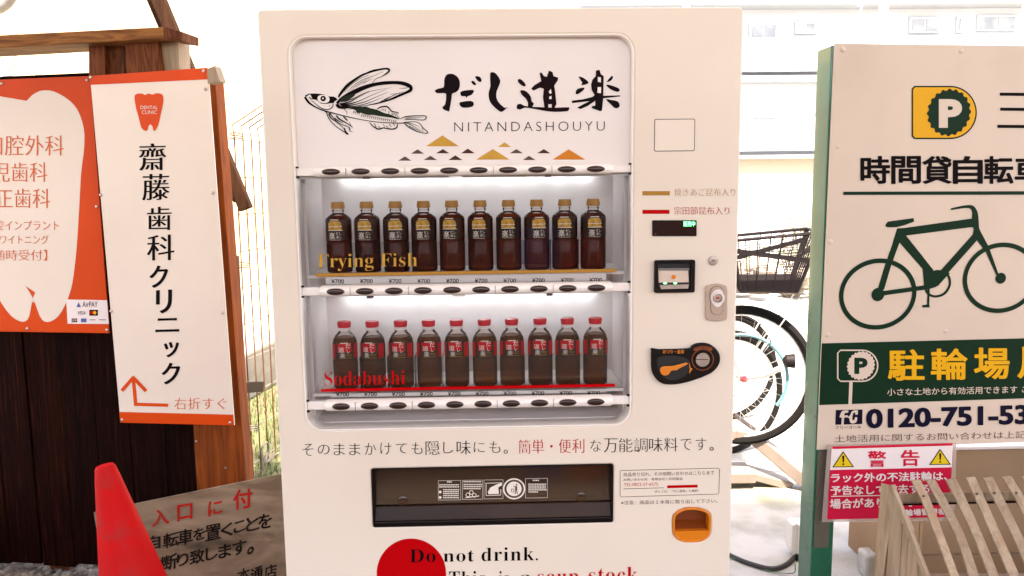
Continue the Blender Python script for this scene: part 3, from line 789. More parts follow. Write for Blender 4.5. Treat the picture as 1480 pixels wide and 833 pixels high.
# ================================================================== WIRE FENCE PANEL
wf = thing('wire_fence_panel', 'rusty wire mesh fence panel standing between the plank wall and vending machine', 'fence', (-1.2, 2.1, 0))
F0 = gnd(384, 700); dF = Vector((.20, 1, 0)).normalized()
base = at(350, 200, 0)  # direction only
F0 = Vector((at(350, 400, 1.95).x, 1.95, 0))
F1t = 1.70
rows = [0.06 + .18 * i for i in range(10)]
nvw = 10
for i in range(nvw):
    p0 = F0 + dF * (.08 * i)
    zz = F1t
    lean = Vector((.10 * 0, 0, 0))
    g = G().tube([p0, p0 + Vector((0, 0, zz)), p0 + Vector((-.015, .03, zz + .05)), p0 + Vector((.06, .28, zz + .17))], .0036, 5)
    build(g, 'wire', 'rust', wf)
for z in rows:
    build(G().tube([F0 + Vector((-.004, 0, z)), F0 + dF * (.08 * (nvw - 1)) + Vector((-.004, 0, z))], .0030, 5), 'wire', 'galv', wf)
for k in (1, 2, 3):
    o_ = Vector((-.015 + .025 * k, .03 + .083 * k, F1t + .05 + .04 * k))
    build(G().tube([F0 + o_, F0 + o_ + dF * .7], .002, 5), 'wire', 'galv', wf)
for z in (F1t - .02, 1.06, .24):
    g = G()
    for a in range(3):
        g.tube([F0 + Vector((-.02, -.012, z + .012 * a)), F0 + Vector((.01, -.018, z + .012 * a + .006)), F0 + Vector((.045, -.005, z + .01 * a))], .003, 5)
    build(g, 'wire_tie', 'galv' if z < .5 else 'rust', wf)
g = G().tube(smooth_loop([at(381, 680, 1.9), at(378, 650, 1.88), at(386, 640, 1.9), at(388, 652, 1.92), at(384, 668, 1.9), at(392, 662, 1.95), at(402, 655, 2.1)], 4, False), .006, 6)
tag(build(g, 'tied_rope', 'kerb', smooth=True), 'frayed grey rope knotted low on the wire fence', 'rope')
g = G().bar(at(330, 562, 1.45), at(374, 559, 1.9), .05, .05)
tag(build(g, 'angle_bar', 'brownmetal', bevel=.004), 'short dark brown metal bar reaching from the plank wall to the fence', 'metal bar')

# ================================================================== VENDING MACHINE
MP = Plane((0, 0, 0))
XL, XR, ZT = at(370.5, 12, 0).x, at(1074, 11, 0).x, 1.827
XL = (at(370.5, 12, 0).x + at(398.8, 580, 0).x + at(415.6, 833, 0).x) / 3
XR = (at(1074, 12, 0).x + at(1062.5, 580, 0).x + at(1054, 833, 0).x) / 3
vm = thing('vending_machine', 'tall cream vending machine selling soup stock bottles with flying fish emblem', 'vending machine', ((XL + XR) / 2, .37, 0))
uv = MP.uv
wl, wr = (uv(418, 90)[0] + uv(426, 260)[0] + uv(434, 450)[0]) / 3, (uv(915.5, 100)[0] + uv(912.5, 560)[0]) / 2
wt, wbt = (uv(440, 52)[1] + uv(891, 49)[1]) / 2, (uv(467, 621.8)[1] + uv(888, 615.4)[1]) / 2
sl_, sr_ = uv(538, 720)[0], uv(886, 715)[0]
s_t, s_b = uv(711, 674.5)[1], uv(713, 758.5)[1]
win = rrect(wl, wr, wbt, wt, .042, 8)
slot = rrect(sl_, sr_, s_b, s_t, .004, 2)
cr = [uv(880 + x / 6.405, 660 + y / 6.405) for x, y in ((600, 545), (640, 508), (700, 482), (765, 476), (840, 482), (905, 505), (940, 540), (942, 620), (935, 710), (905, 755), (850, 785), (770, 792), (690, 788), (635, 765), (598, 715), (592, 620))]
fl = rrect(uv(945.5, 190)[0], uv(1004.5, 190)[0], uv(975, 219)[1], uv(975, 172)[1], .004, 3)
DT = .045
door = [(XL, .07), (XR, .07), (XR, ZT), (XL, ZT)]
build(G().flat(MP, [rrect(XL, XR, .07, ZT, .012, 4), win, slot, smooth_loop(cr, 2)], -DT, 0, .0045), 'front_door', 'cream', vm, smooth=True)
# cabinet shell
g = G()
b0, b1 = DT + .004, .74
build(G().box(XL + .004, XL + .03, b0, b1, .07, ZT - .004), 'side_panel', 'cream', vm, bevel=.004)
build(G().box(XR - .03, XR - .004, b0, b1, .07, ZT - .004), 'side_panel', 'cream', vm, bevel=.004)
build(G().box(XL + .031, XR - .031, b0, b1, ZT - .03, ZT - .004), 'top_panel', 'cream', vm)
build(G().box(XL + .031, XR - .031, b1 - .02, b1, .08, ZT - .031), 'rear_panel', 'cream', vm)
build(G().box(XL + .031, XR - .031, b0, b1 - .021, .07, .09), 'floor_panel', 'galv', vm)
for x_ in (XL + .08, XR - .08):
    for y_ in (.08, .66):
        build(G().lathe([(.03, 0), (.03, .012), (.012, .014), (.012, .069)], (x_, y_, 0), 14), 'foot', 'steel', vm, smooth=True)
# window trim
ring_o, ring_i = rrect(wl - .0005, wr + .0005, wbt - .0005, wt + .0005, .0425, 8), rrect(wl + .003, wr - .003, wbt + .003, wt - .003, .039, 8)
build(G().flat(MP, [ring_o, ring_i], -.055, .0015, .0008), 'window_trim', 'rail', vm, smooth=True)
# rails: image heights at the left and right ends averaged
def zmid(y_l, y_r, Y): return (at(460, y_l, Y).z + at(880, y_r, Y).z) / 2
RAILS = []
RD = -.004      # front of the rails (y)
for (tl_, tr_, bl_, br_, xa, xb, bx0, bx1) in ((241, 236.5, 256.5, 252, 452, 887, 478.5, 861), (412.5, 409, 429, 426, 461, 886, 485, 862), (578.5, 573.5, 595.5, 590.5, 468, 886, 493, 861)):
    RAILS.append((zmid(tl_, tr_, RD), zmid(bl_, br_, RD), at(xa, tl_, RD).x, at(xb, tr_, RD).x, at(bx0, 420, RD).x if 0 else at(bx0, tl_ + 8, RD).x, at(bx1, tr_ + 8, RD).x))
# interior liner behind the window
IB = .235
zf = RAILS[2][1] - .028
build(G().box(wl - .004, wl + .010, .058, IB, wbt - .01, wt), 'liner_side', 'liner', vm)
build(G().box(wr - .010, wr + .004, .058, IB, wbt - .01, wt), 'liner_side', 'liner', vm)
build(G().box(wl - .004, wr + .004, IB + .001, IB + .01, wbt - .01, wt), 'liner_back', 'liner', vm)
g = G().box8([(wl + .011, .057, wbt - .006), (wr - .011, .057, wbt - .006), (wr - .011, IB, wbt - .002), (wl + .011, IB, wbt - .002), (wl + .011, .057, wbt + .004), (wr - .011, .057, wbt + .004), (wr - .011, IB, wbt + .018), (wl + .011, IB, wbt + .018)])
build(g, 'liner_floor', 'liner', vm)
# poster above the first rail
pz0 = RAILS[0][0] + .002
PN = -.022
poster = build(G().flat(MP, [[(wl + .0035, pz0 - .03), (wr - .0035, pz0 - .03)] + [q for q in rrect(wl + .0035, wr - .0035, pz0 - .2, wt - .0035, .038, 8)[:18]]], PN - .006, PN), 'poster_panel', 'poster', vm)
# shelves with price strips
def shelf(zt_, xa, xb): pass
BY = .085       # bottle centre line
rows = []
for k, (bz_l, bz_r, xl_, xr_) in enumerate(((393.5, 391.5, 470, 874), (561.5, 557.5, 476, 878))):
    z = (at(489, bz_l, BY - .02).z + at(857, bz_r, BY - .02).z) / 2
    rows.append(z)
    rl = RAILS[k + 1]
    build(G().box(wl + .012, wr - .012, .030, IB, z - .008, z - .001), 'bottle_shelf', 'liner', vm)
    build(G().box(rl[2] + .01, rl[3] - .012, .024, .0295, rl[0] + .0005, z - .001), 'price_strip', 'white_pl', vm)
for k, rl in enumerate(RAILS):
    zt_, zb_, xa, xb, bx0, bx1 = rl
    zc, h = (zt_ + zb_) / 2, (zt_ - zb_)
    # flat carrier bar the whole width
    cb_ = build(G().box(wl + .0035, wr - .0035, .006, .024, zc - h * .36, zc + h * .36), 'carrier_bar', 'rail', vm, bevel=.002)
    # rounded rail body
    prof = []
    for i in range(9):
        t = R(-90 + 180 * i / 8); prof.append((.012 - .018 * math.cos(t), zc + h / 2 * math.sin(t)))
    vv = [(x, y, z) for x in (xa, xa + .006, xb - .006, xb) for (y, z) in prof]
    for j in (0, 27):
        for i in range(9):
            x, y, z = vv[j + i]; vv[j + i] = (x, .012 + (y - .012) * .72, zc + (z - zc) * .82)
    n_ = 9; ff = [(a * n_ + i, a * n_ + i + 1, (a + 1) * n_ + i + 1, (a + 1) * n_ + i) for a in range(3) for i in range(n_ - 1)]
    ff += [tuple(range(n_)), tuple(27 + i for i in range(n_))]
    rb = build(G().add(vv, ff), 'button_rail', 'rail', vm, smooth=True)
    for x_ in (bx0 + (bx1 - bx0) * i / 9 for i in range(10)):
        bt = build(G().flat(MP, [circ((x_, zc), .0215, 28, h * .30)], .003, .0068, .001), 'button_rim', 'buttonrim', rb, smooth=True)
        # domed dark lens
        vv, ff = [], []
        for a_, dpt in ((1.0, .0069), (.92, .0084), (.6, .0098)):
            vv += [(x_ + q[0], -dpt, zc + q[1]) for q in circ((0, 0), .0205 * a_, 28, h * .28 * a_)]
        vv.append((x_, -.0102, zc))
        for a_ in range(2):
            ff += [(a_ * 28 + i, a_ * 28 + (i + 1) % 28, a_ * 28 + 28 + (i + 1) % 28, a_ * 28 + 28 + i) for i in range(28)]
        ff += [(56 + i, 56 + (i + 1) % 28, 84) for i in range(28)]
        build(G().add(vv, ff), 'button', 'button', rb, smooth=True)
    # joints in the rail and screw dots at the carrier ends
    xm = (bx0 + bx1) / 2 + .0
    for f_ in (.0, 2, 5, 7):
        xj = bx0 + (bx1 - bx0) * (f_ + .5) / 9
        build(G().box(xj - .0004, xj + .0004, -.0063, -.0045, zc - h * .35, zc + h * .35), 'joint', 'taupe_p', rb)
    for x_ in (wl + .006, wr - .006):
        for dz in (-h * .45, h * .45):
            build(G().box(x_ - .003, x_ + .003, .002, .008, zc + dz - .002, zc + dz + .002), 'clip', 'black', cb_)
    if k < 2:
        for x_, w2 in ((bx0 + .078, .014), (bx1 - .11, .014), (xm - .02, .03)):
            build(G().box(x_ - w2 / 2, x_ + w2 / 2, .002, .02, zb_ - .0045, zb_ - .0005), 'clip', 'rail' if w2 > .02 else 'taupe_p', rb)
        # lamps under the rail lighting the bottles
        zl_ = zb_ + (zb_ - CAM.z) * (.2 / 1.786) + .004
        for i in range(10):
            xc_ = bx0 + (bx1 - bx0) * i / 9
            build(G().box(xc_ - .011, xc_ + .011, .200, .214, zl_, zl_ + .006), 'light_strip', 'led', vm)
        build(G().box(wl + .012, wr - .012, .196, .22, zl_ + .0065, zl_ + .012), 'light_housing', 'liner', vm)
    # clear front pane below rails 1 and 2
for k in (0, 1):
    za_, zb2 = RAILS[k][1] + .006, RAILS[k + 1][0] - .004
    pn = build(G().box(wl + .004, wr - .004, .0155, .018, zb2, za_), 'front_pane', 'panel', vm)
    # printed words and line on the pane
    PY = -.0152
    if k == 0:
        g = textpx(G(), MP, serif('Frying Fish'), 459, 367.5, 603, 392.5, n=PY, y0r=366, y1r=390.5, off=-.012)
        build(g, 'lettering', 'gold', pn)
        build(strokepx(G(), MP, [(456.5, 397.8), (890, 391)], 4.6, n=PY, sm=0), 'print_line', 'bargold', pn)
    else:
        g = textpx(G(), MP, serif('Sodabushi'), 468.5, 537, 585.5, 558, n=PY, y0r=535.5, y1r=556, off=-.012)
        build(g, 'lettering', 'red_p', pn)
        build(strokepx(G(), MP, [(464, 564.5), (889, 557)], 4.2, n=PY, sm=0), 'print_line', 'red_p', pn)
# acrylic holders in front of the bottles
for k, (yl, yr, xs_) in enumerate(((350.5, 344.5, (474, 676, 876)), (515.5, 511.5, (480, 678, 878)))):
    z0 = rows[k]; z1 = (at(489, yl, .042).z + at(857, yr, .042).z) / 2
    for a_, b_ in zip(xs_[:-1], xs_[1:]):
        xa, xb = at(a_, yl, .042).x, at(b_, yl, .042).x
        hh = build(G().box(xa + .001, xb - .001, .040, .0425, z0, z1), 'bottle_holder', 'acryl', vm, bevel=.0006, seg=1)
        for i in range(1, 5):
            x_ = xa + (xb - xa) * i / 5
            build(G().box(x_ - .0008, x_ + .0008, .0428, .11, z0, z1 - .002), 'divider', 'acryl', hh)
# price marks
for k, (y_, x0_, x1_) in enumerate(((406.6, 488, 861), (569.8, 495, 858))):
    for i in range(10):
        x_ = x0_ + (x1_ - x0_) * i / 9; yy = y_ - (1.8 if k == 0 else 1.9) * i / 4.5 * .55 + (.3 if k == 0 else .4)
        P2 = Plane((0, .0238, 0))
        g = textpx(G(), P2, '¥700', x_ - 9.3, yy - 3.2, x_ + 9.3, yy + 3.0, n=.0004, off=.012)
        build(g, 'price', 'ink', vm)

# ---- lettering and emblem of the poster
EP = PN + .0006
cF = lambda x, y: (440 + x / 6.94, 90 + y / 6.94)
em = build(polypx(G(), MP, [(350, 355), (330, 345), (345, 330), (400, 250), (470, 190), (560, 135), (640, 100), (740, 75), (820, 60), (850, 70), (850, 95), (830, 115), (790, 140), (740, 150), (700, 185), (675, 215), (600, 235), (500, 270), (430, 305), (380, 350)], cF, n=EP, sm=2), 'fish_emblem', 'poster', vm)
def ef(pts, m_='ink', sm=2, n=.0004): build(polypx(G(), MP, pts, cF, n=EP + n, sm=sm), 'emblem_patch', m_, em)
def es(pts, wd, m_='ink', sm=4, n=.0006): return strokepx(G(), MP, pts, [q * 1.25 for q in wd] if isinstance(wd, list) else wd * 1.25, cF, n=EP + n, sm=sm)
# upper far wing
lines = [
 ([(340, 352), (375, 300), (430, 235), (500, 180), (580, 130), (660, 100), (750, 75), (815, 66), (845, 72), (848, 90), (825, 112), (790, 135), (760, 150)], [14, 22, 24, 20, 16, 13, 15, 15, 17, 14, 13, 7, 3]),
 ([(630, 100), (700, 78), (780, 64)], [3, 7, 3]), ([(760, 150), (720, 165), (695, 195), (675, 215)], [5, 4, 4, 3]),
 ([(400, 300), (470, 225), (560, 165), (650, 130)], [2, 4, 3, 2]), ([(430, 300), (500, 230), (590, 175), (690, 140), (790, 95)], [2, 4, 4, 3, 2]),
 ([(470, 280), (540, 220), (620, 175), (680, 135)], [2, 4, 3, 1]), ([(520, 250), (580, 210), (640, 185), (700, 165)], [2, 3, 2, 1]), ([(590, 215), (640, 185), (660, 160)], [3, 3, 1]),
 # near wing outline
 ([(325, 415), (370, 370), (440, 330), (520, 290), (600, 255), (700, 225), (800, 210), (900, 205), (980, 212), (1040, 232), (1068, 255), (1060, 285), (1010, 310), (930, 345), (860, 375), (780, 400), (700, 420), (620, 435)], [20, 26, 36, 38, 34, 28, 28, 26, 30, 32, 28, 26, 20, 18, 15, 12, 9, 5]),
 ([(325, 420), (345, 448), (400, 460), (500, 452), (620, 432)], [26, 26, 14, 5, 4]),
 ([(350, 420), (450, 400), (540, 350), (640, 300), (720, 280), (880, 255)], [12, 10, 6, 4, 3, 1]),
 ([(360, 430), (470, 415), (560, 385), (680, 330), (820, 275)], [12, 10, 6, 4, 2]),
 ([(370, 440), (480, 430), (600, 400), (720, 350), (840, 300)], [12, 8, 6, 4, 2]),
 ([(380, 450), (520, 440), (640, 410), (730, 375), (800, 345)], [10, 6, 5, 3, 1]),
 ([(400, 395), (480, 370), (560, 330), (650, 290)], [8, 6, 4, 2]), ([(420, 455), (520, 455), (580, 440)], [6, 5, 2]),
 ([(860, 322), (940, 315), (1000, 295)], [3, 4, 2]), ([(800, 385), (870, 345), (960, 305)], [5, 5, 2]), ([(950, 263), (1010, 262), (1040, 250)], [2, 4, 3]), ([(760, 400), (830, 360), (900, 335)], [6, 4, 2]),
 # head outline and belly
 ([(5, 350), (20, 375), (50, 410), (110, 450), (190, 485), (300, 515), (420, 545), (560, 575), (700, 598), (820, 608), (940, 612), (1000, 610)], [16, 18, 16, 11, 10, 9, 8, 6, 6, 6, 7, 9]),
 ([(8, 345), (30, 330), (50, 318)], [14, 10, 8]), ([(60, 375), (90, 400), (150, 450), (210, 475), (260, 468), (285, 440), (285, 415)], [3, 5, 6, 7, 7, 7, 5]),
 ([(250, 430), (255, 450)], [4, 3]), ([(385, 462), (410, 480), (425, 505), (425, 530)], [6, 5, 4, 2]),
 # rear fin on the back
 ([(730, 470), (770, 450), (820, 445), (850, 465), (880, 495), (935, 505), (940, 520)], [8, 11, 11, 10, 9, 7, 4]),
 ([(770, 485), (790, 475), (800, 490)], 4), ([(810, 470), (815, 495)], 4), ([(850, 490), (845, 520)], 4), ([(880, 505), (880, 530), (905, 515), (915, 545)], 4), ([(920, 515), (940, 550), (955, 552)], 4),
 # belly fin
 ([(200, 490), (225, 510), (235, 545), (270, 600), (330, 655), (400, 700), (440, 725)], [5, 8, 7, 7, 7, 7, 5]),
 ([(245, 515), (265, 560), (320, 600), (380, 650), (420, 700), (445, 725)], [12, 10, 6, 5, 6, 3]),
 ([(255, 510), (290, 560), (350, 615), (440, 650), (455, 690), (485, 700)], [8, 7, 6, 6, 5, 2]),
 ([(320, 535), (350, 570), (420, 610), (470, 645), (485, 655)], [12, 12, 8, 6, 3]), ([(390, 545), (420, 575), (435, 590)], [8, 12, 4]), ([(300, 560), (340, 590), (390, 610)], [7, 8, 3]), ([(450, 600), (470, 650)], [4, 5]), ([(400, 660), (415, 710), (440, 728)], [8, 12, 3]), ([(450, 650), (460, 690)], [6, 3]),
 # anal fin
 ([(655, 603), (685, 640), (740, 672), (790, 660), (830, 668), (890, 672), (925, 655), (935, 622)], [5, 8, 11, 9, 8, 11, 10, 7]),
 ([(700, 615), (720, 655)], 5), ([(740, 640), (760, 662)], 5), ([(790, 620), (805, 655)], 4), ([(850, 620), (870, 650)], 5), ([(890, 615), (905, 640)], 5), ([(820, 640), (850, 668)], 5),
 # tail
 ([(960, 570), (1010, 548), (1080, 540), (1150, 538), (1205, 538), (1222, 552), (1205, 578), (1150, 580), (1080, 575), (1000, 578)], [4, 7, 7, 6, 7, 8, 7, 6, 5, 4]),
 ([(1010, 562), (1090, 552), (1190, 552)], [5, 4, 2]), ([(1020, 570), (1100, 565), (1160, 562)], [4, 3, 1]),
 ([(1000, 605), (1060, 600), (1120, 600), (1160, 620), (1190, 660), (1230, 695), (1235, 712), (1200, 712), (1130, 695), (1060, 660), (1020, 630), (1000, 605)], [9, 6, 5, 6, 7, 7, 7, 6, 8, 9, 9, 8]),
 ([(1020, 612), (1080, 635), (1180, 695)], [6, 4, 2]), ([(1040, 608), (1110, 630), (1150, 650)], [4, 3, 1]), ([(1050, 640), (1110, 670), (1160, 690)], [5, 5, 2]), ([(1180, 660), (1190, 700)], [3, 2]),
]
random.seed(2)
for pts, wd in lines: build(es(pts, wd, n=.0006 + random.random() * .0003), 'emblem_line', 'ink', em)
ef([(50, 318), (110, 315), (200, 325), (250, 345), (290, 345), (325, 365), (325, 382), (300, 395), (295, 410), (262, 412), (225, 418), (165, 415), (130, 385), (100, 375), (60, 370), (45, 350), (70, 350), (62, 330)])
ef([(130, 365), (145, 338), (190, 328), (235, 340), (252, 370), (240, 400), (195, 412), (150, 400)], 'poster', 3, .0009)
ef(circ((188, 366), 28, 20), 'ink', 0, .0012); ef(circ((186, 364), 9, 12), 'poster', 0, .0015)
ef([(45, 335), (60, 332), (80, 365), (65, 362)], 'poster', 0, .0009)
ef([(350, 395), (380, 355), (440, 330), (500, 315), (505, 335), (450, 375), (400, 398)], 'inkgreen', 2, .0011)
ef([(440, 470), (480, 458), (540, 450), (620, 445), (660, 462), (730, 478), (800, 510), (860, 525), (920, 550), (965, 570), (930, 572), (880, 558), (830, 552), (800, 548), (740, 540), (690, 530), (640, 530), (600, 522), (560, 505), (530, 515), (520, 490), (490, 472)], 'inkgreen', 1, .0005)
random.seed(4)
for i in range(22):
    x_ = 500 + i * 20; y_ = 490 + (i * 3.6) + (18 if i > 3 else 0)
    build(es([(x_, y_), (x_ - 9, y_ + 18), (x_ - 12, y_ + 32)], [7, 4, 1], n=.0008), 'emblem_line', 'inkgreen', em)
# brushed name
cB = lambda x, y: (610 + x / 4.933, 90 + y / 4.933)
def brush(pts, m_='brush', n=.0004, sm=2): build(polypx(G(), MP, pts, cB, n=EP + n, sm=sm), 'brush_stroke', m_, vm)
for p_ in (
 [(93, 200), (120, 188), (155, 178), (158, 130), (170, 95), (195, 83), (230, 88), (262, 118), (270, 160), (262, 195), (240, 215), (215, 225), (210, 260), (195, 345), (185, 350), (150, 335), (148, 318), (165, 300), (172, 230), (150, 220), (110, 222), (95, 212)],
 [(273, 215), (300, 203), (360, 198), (370, 210), (350, 235), (325, 243), (316, 256), (310, 243), (280, 242)],
 [(268, 290), (285, 283), (345, 276), (368, 290), (362, 315), (320, 325), (285, 322), (270, 308)],
 [(350, 140), (365, 133), (385, 155), (378, 165), (362, 158)], [(378, 105), (395, 100), (415, 108), (425, 130), (415, 143), (395, 132)],
 [(485, 80), (510, 73), (530, 85), (558, 130), (548, 170), (532, 210), (530, 250), (545, 285), (575, 315), (592, 326), (612, 320), (598, 332), (575, 352), (550, 350), (500, 305), (478, 265), (475, 215), (488, 170)],
 [(683, 125), (700, 120), (725, 140), (740, 165), (725, 173), (700, 158), (685, 142)],
 [(700, 205), (715, 200), (745, 210), (775, 245), (782, 280), (798, 297), (780, 322), (755, 318), (755, 290), (740, 260), (712, 235)],
 [(675, 330), (680, 302), (705, 298), (730, 312), (780, 318), (870, 322), (950, 325), (1045, 322), (1048, 335), (1035, 350), (940, 355), (860, 345), (780, 330), (730, 325), (700, 338)],
 [(1115, 103), (1150, 112), (1185, 140), (1180, 155), (1135, 165), (1142, 145)], [(1095, 215), (1110, 190), (1158, 182), (1145, 205), (1105, 230)],
 [(1315, 143), (1350, 100), (1362, 105), (1350, 130)], [(1312, 165), (1335, 162), (1400, 185), (1408, 205), (1390, 212), (1345, 195)], [(1310, 265), (1350, 270), (1395, 280), (1410, 310), (1395, 328), (1370, 325), (1345, 300)]): brush(p_)
brush([(778, 190), (800, 165), (850, 135), (838, 80), (850, 72), (870, 100), (890, 105), (905, 60), (930, 70), (938, 100), (970, 110), (968, 130), (942, 168), (948, 200), (958, 300), (945, 325), (925, 325), (925, 300), (900, 300), (900, 325), (872, 322), (862, 250), (868, 190), (840, 182), (795, 203)], n=.0006, sm=1)
brush([(1240, 60), (1265, 55), (1275, 85), (1295, 100), (1292, 240), (1410, 237), (1416, 244), (1292, 258), (1283, 345), (1270, 350), (1210, 328), (1210, 315), (1235, 310), (1235, 275), (1185, 310), (1130, 335), (1105, 325), (1150, 300), (1195, 278), (1070, 292), (1068, 275), (1150, 265), (1215, 248), (1230, 235), (1210, 200), (1205, 160), (1215, 125), (1238, 100)], n=.0006, sm=1)
for p_ in ([(903, 210), (918, 192), (924, 222), (910, 226)], [(906, 248), (922, 240), (924, 262), (908, 264)], [(1253, 106), (1275, 108), (1275, 146), (1253, 140)], [(1252, 178), (1277, 178), (1275, 222), (1250, 218)]): brush(p_, 'poster', .0010, 0)
build(textpx(G(), MP, 'NITANDASHOUYU', 656.5, 177, 874, 190.5, n=EP, y0r=175.5, y1r=189, off=-.016, spacing=1.35), 'lettering', 'ink', vm)
for m_, tri in (('gold', ((28, 600, 145, 523, 263), (385, 695, 505, 620, 625), (540, 605, 588, 572, 635))), ('orange_p', ((930, 695, 1045, 622, 1165),)),
                ('brown_p', ((100, 650, 148, 620, 195), (278, 650, 326, 617, 376), (188, 698, 237, 665, 288), (820, 650, 868, 620, 915))),
                ('taupe_p', ((10, 698, 60, 668, 107), (625, 650, 673, 620, 720), (718, 698, 762, 668, 810), (-80, 653, -32, 622, 15), (-170, 703, -122, 672, -75)))):
    for a, b, c, d_, e in tri:
        build(polypx(G(), MP, [(a, b), (e, b), (c, d_)], cB, n=EP), 'triangle_mark', m_, vm)

# ---- right-hand column
def solid(pts, m_, n0, n1, name, par=None, sm=0, bevel=0.0, smooth=False, f=lambda x, y: (x, y)):
    lp = [uv(*f(*q)) for q in pts]
    if sm: lp = smooth_loop(lp, sm)
    return build(G().flat(MP, [lp], n0, n1, bevel), name, m_, par or vm, smooth=smooth)
def rp(x0, x1, y0, y1, r): return [q for q in rrect(x0, x1, y0, y1, r, 4)]
fr = build(G().flat(MP, [fl], -.001, .0004), 'flap_groove', 'groove', vm)
fl2 = rrect(uv(946.6, 190)[0], uv(1003.4, 190)[0], uv(975, 217.9)[1], uv(975, 173.1)[1], .003, 3)
build(G().flat(MP, [fl2], 0, .0012, .0004), 'access_flap', 'cream_door', vm)
solid([(928.5, 276.5), (968, 276.5), (968, 282.6), (928.5, 282.6)], 'bargold', .0004, .0008, 'colour_bar')
solid([(928.5, 303.5), (967.5, 303.5), (967.5, 309.3), (928.5, 309.3)], 'red_p', .0004, .0008, 'colour_bar')
build(textpx(G(), MP, '焼きあご昆布入り', 974.5, 272.5, 1062.5, 283.5, n=.0006, off=-.018, mincho=.012), 'lettering', 'textgold', vm)
build(textpx(G(), MP, '宗田節昆布入り', 974.5, 299, 1054, 310.5, n=.0006, off=-.018, mincho=.012), 'lettering', 'red_p', vm)
dsp = solid(rp(942.5, 1006.5, 318.5, 341.5, 1.2), 'black', .0002, .003, 'display', bevel=.0008)
solid([(944.5, 320.5), (1004.5, 320.5), (1004.5, 339.5), (944.5, 339.5)], 'button', .0031, .0034, 'display_window', dsp)
build(textpx(G(), MP, '販売中', 988, 320, 1004.5, 327.5, n=.0040, off=.008), 'lettering', 'green_led', dsp)
build(G().flat(MP, [circ(uv(947, 338), .0018, 10)], .0036, .0039), 'lamp_dot', 'taupe_p', dsp)
# bill acceptor
ba = build(G().flat(MP, [rrect(uv(944.8, 400)[0], uv(1003, 400)[0], uv(974, 422.5)[1], uv(974, 375.6)[1], .004, 4), rrect(uv(950, 400)[0], uv(997, 400)[0], uv(974, 418)[1], uv(974, 380)[1], .002, 3)], .0002, .011, .0015), 'note_acceptor', 'black', vm, smooth=True)
solid([(949, 379), (998, 379), (998, 419), (949, 419)], 'blackdeep', .0002, .0022, 'recess', ba)
g = G().box8([MP.p(*uv(951, 407), .006), MP.p(*uv(994, 407), .006), MP.p(*uv(994, 389), .0025), MP.p(*uv(951, 389), .0025), MP.p(*uv(951, 408), .009), MP.p(*uv(994, 408), .009), MP.p(*uv(994, 388), .004), MP.p(*uv(951, 388), .004)])
build(g, 'note_tray', 'lockplate', ba)
solid([(951, 387.5), (996, 387.5), (994.5, 391), (952, 391)], 'galv', .004, .006, 'lip', ba)
solid(circ((972.5, 400), 3.2, 12), 'orange_pl', .0085, .0088, 'arrow_mark', ba)
solid([(952, 411.5), (994, 410.5), (993, 416.5), (954, 417.5)], 'steel', .003, .010, 'lip', ba)
for x_ in (960, 974.5): solid(circ((x_, 409), 2.6, 10, 1.0), 'green_led', .0095, .0098, 'lamp', ba)
solid([(950.5, 408), (995, 407.5), (995, 410.5), (950.5, 411)], 'blackdeep', .0085, .0093, 'note_slot', ba)
# round key lock
c = uv(1030.3, 377); M3n = Matrix((MP.U, MP.V, MP.N)).transposed()
kl = build(G().lathe([(.0112, 0), (.0112, .002), (.0098, .004), (.009, .0042), (.002, .0042)], MP.p(*c, .0002), 24, M3n), 'key_lock', 'steel', vm, smooth=True)
build(G().flat(MP, [[(c[0] - .004, c[1] - .001), (c[0] + .004, c[1] - .001), (c[0] + .004, c[1] + .001), (c[0] - .004, c[1] + .001)]], .0044, .0047), 'keyhole', 'black', kl)
# handle lock plate
cl_ = lambda x, y: (930 + x / 6.94, 360 + y / 6.94)
lp_ = solid([(620, 385), (650, 360), (720, 345), (790, 355), (832, 385), (834, 530), (832, 690), (795, 715), (725, 723), (660, 712), (622, 690), (617, 530)], 'lockplate', .0002, .006, 'handle_plate', sm=3, bevel=.0015, smooth=True, f=cl_)
solid([(655, 470), (665, 410), (700, 375), (760, 375), (795, 410), (802, 480), (795, 520), (790, 590), (790, 620), (760, 655), (715, 658), (680, 640), (665, 600), (664, 530)], 'groove', .006, .0064, 'handle_outline', lp_, sm=3, f=cl_)
solid([(659, 470), (669, 413), (702, 379), (758, 379), (791, 412), (798, 480), (791, 520), (786, 590), (786, 618), (758, 651), (716, 654), (684, 637), (669, 600), (668, 530)], 'lockplate', .006, .0078, 'handle', lp_, sm=3, f=cl_)
solid([(665, 475), (690, 425), (735, 402), (775, 418), (802, 475), (795, 520), (755, 570), (728, 578), (700, 565), (668, 515)], 'white_pl', .0078, .0105, 'lock_collar', lp_, sm=3, bevel=.001, smooth=True, f=cl_)
c = uv(*cl_(732, 482))
build(G().lathe([(.0115, 0), (.0115, .003), (.0095, .0035), (.0085, .0005), (.001, .0005)], MP.p(*c, .0106), 22, M3n), 'lock_core', 'steel', lp_, smooth=True)
build(G().flat(MP, [rrect(c[0] - .003, c[0] + .003, c[1] - .003, c[1] + .002, .001, 2)], .0113, .0135), 'keyhole', 'redframe', lp_)
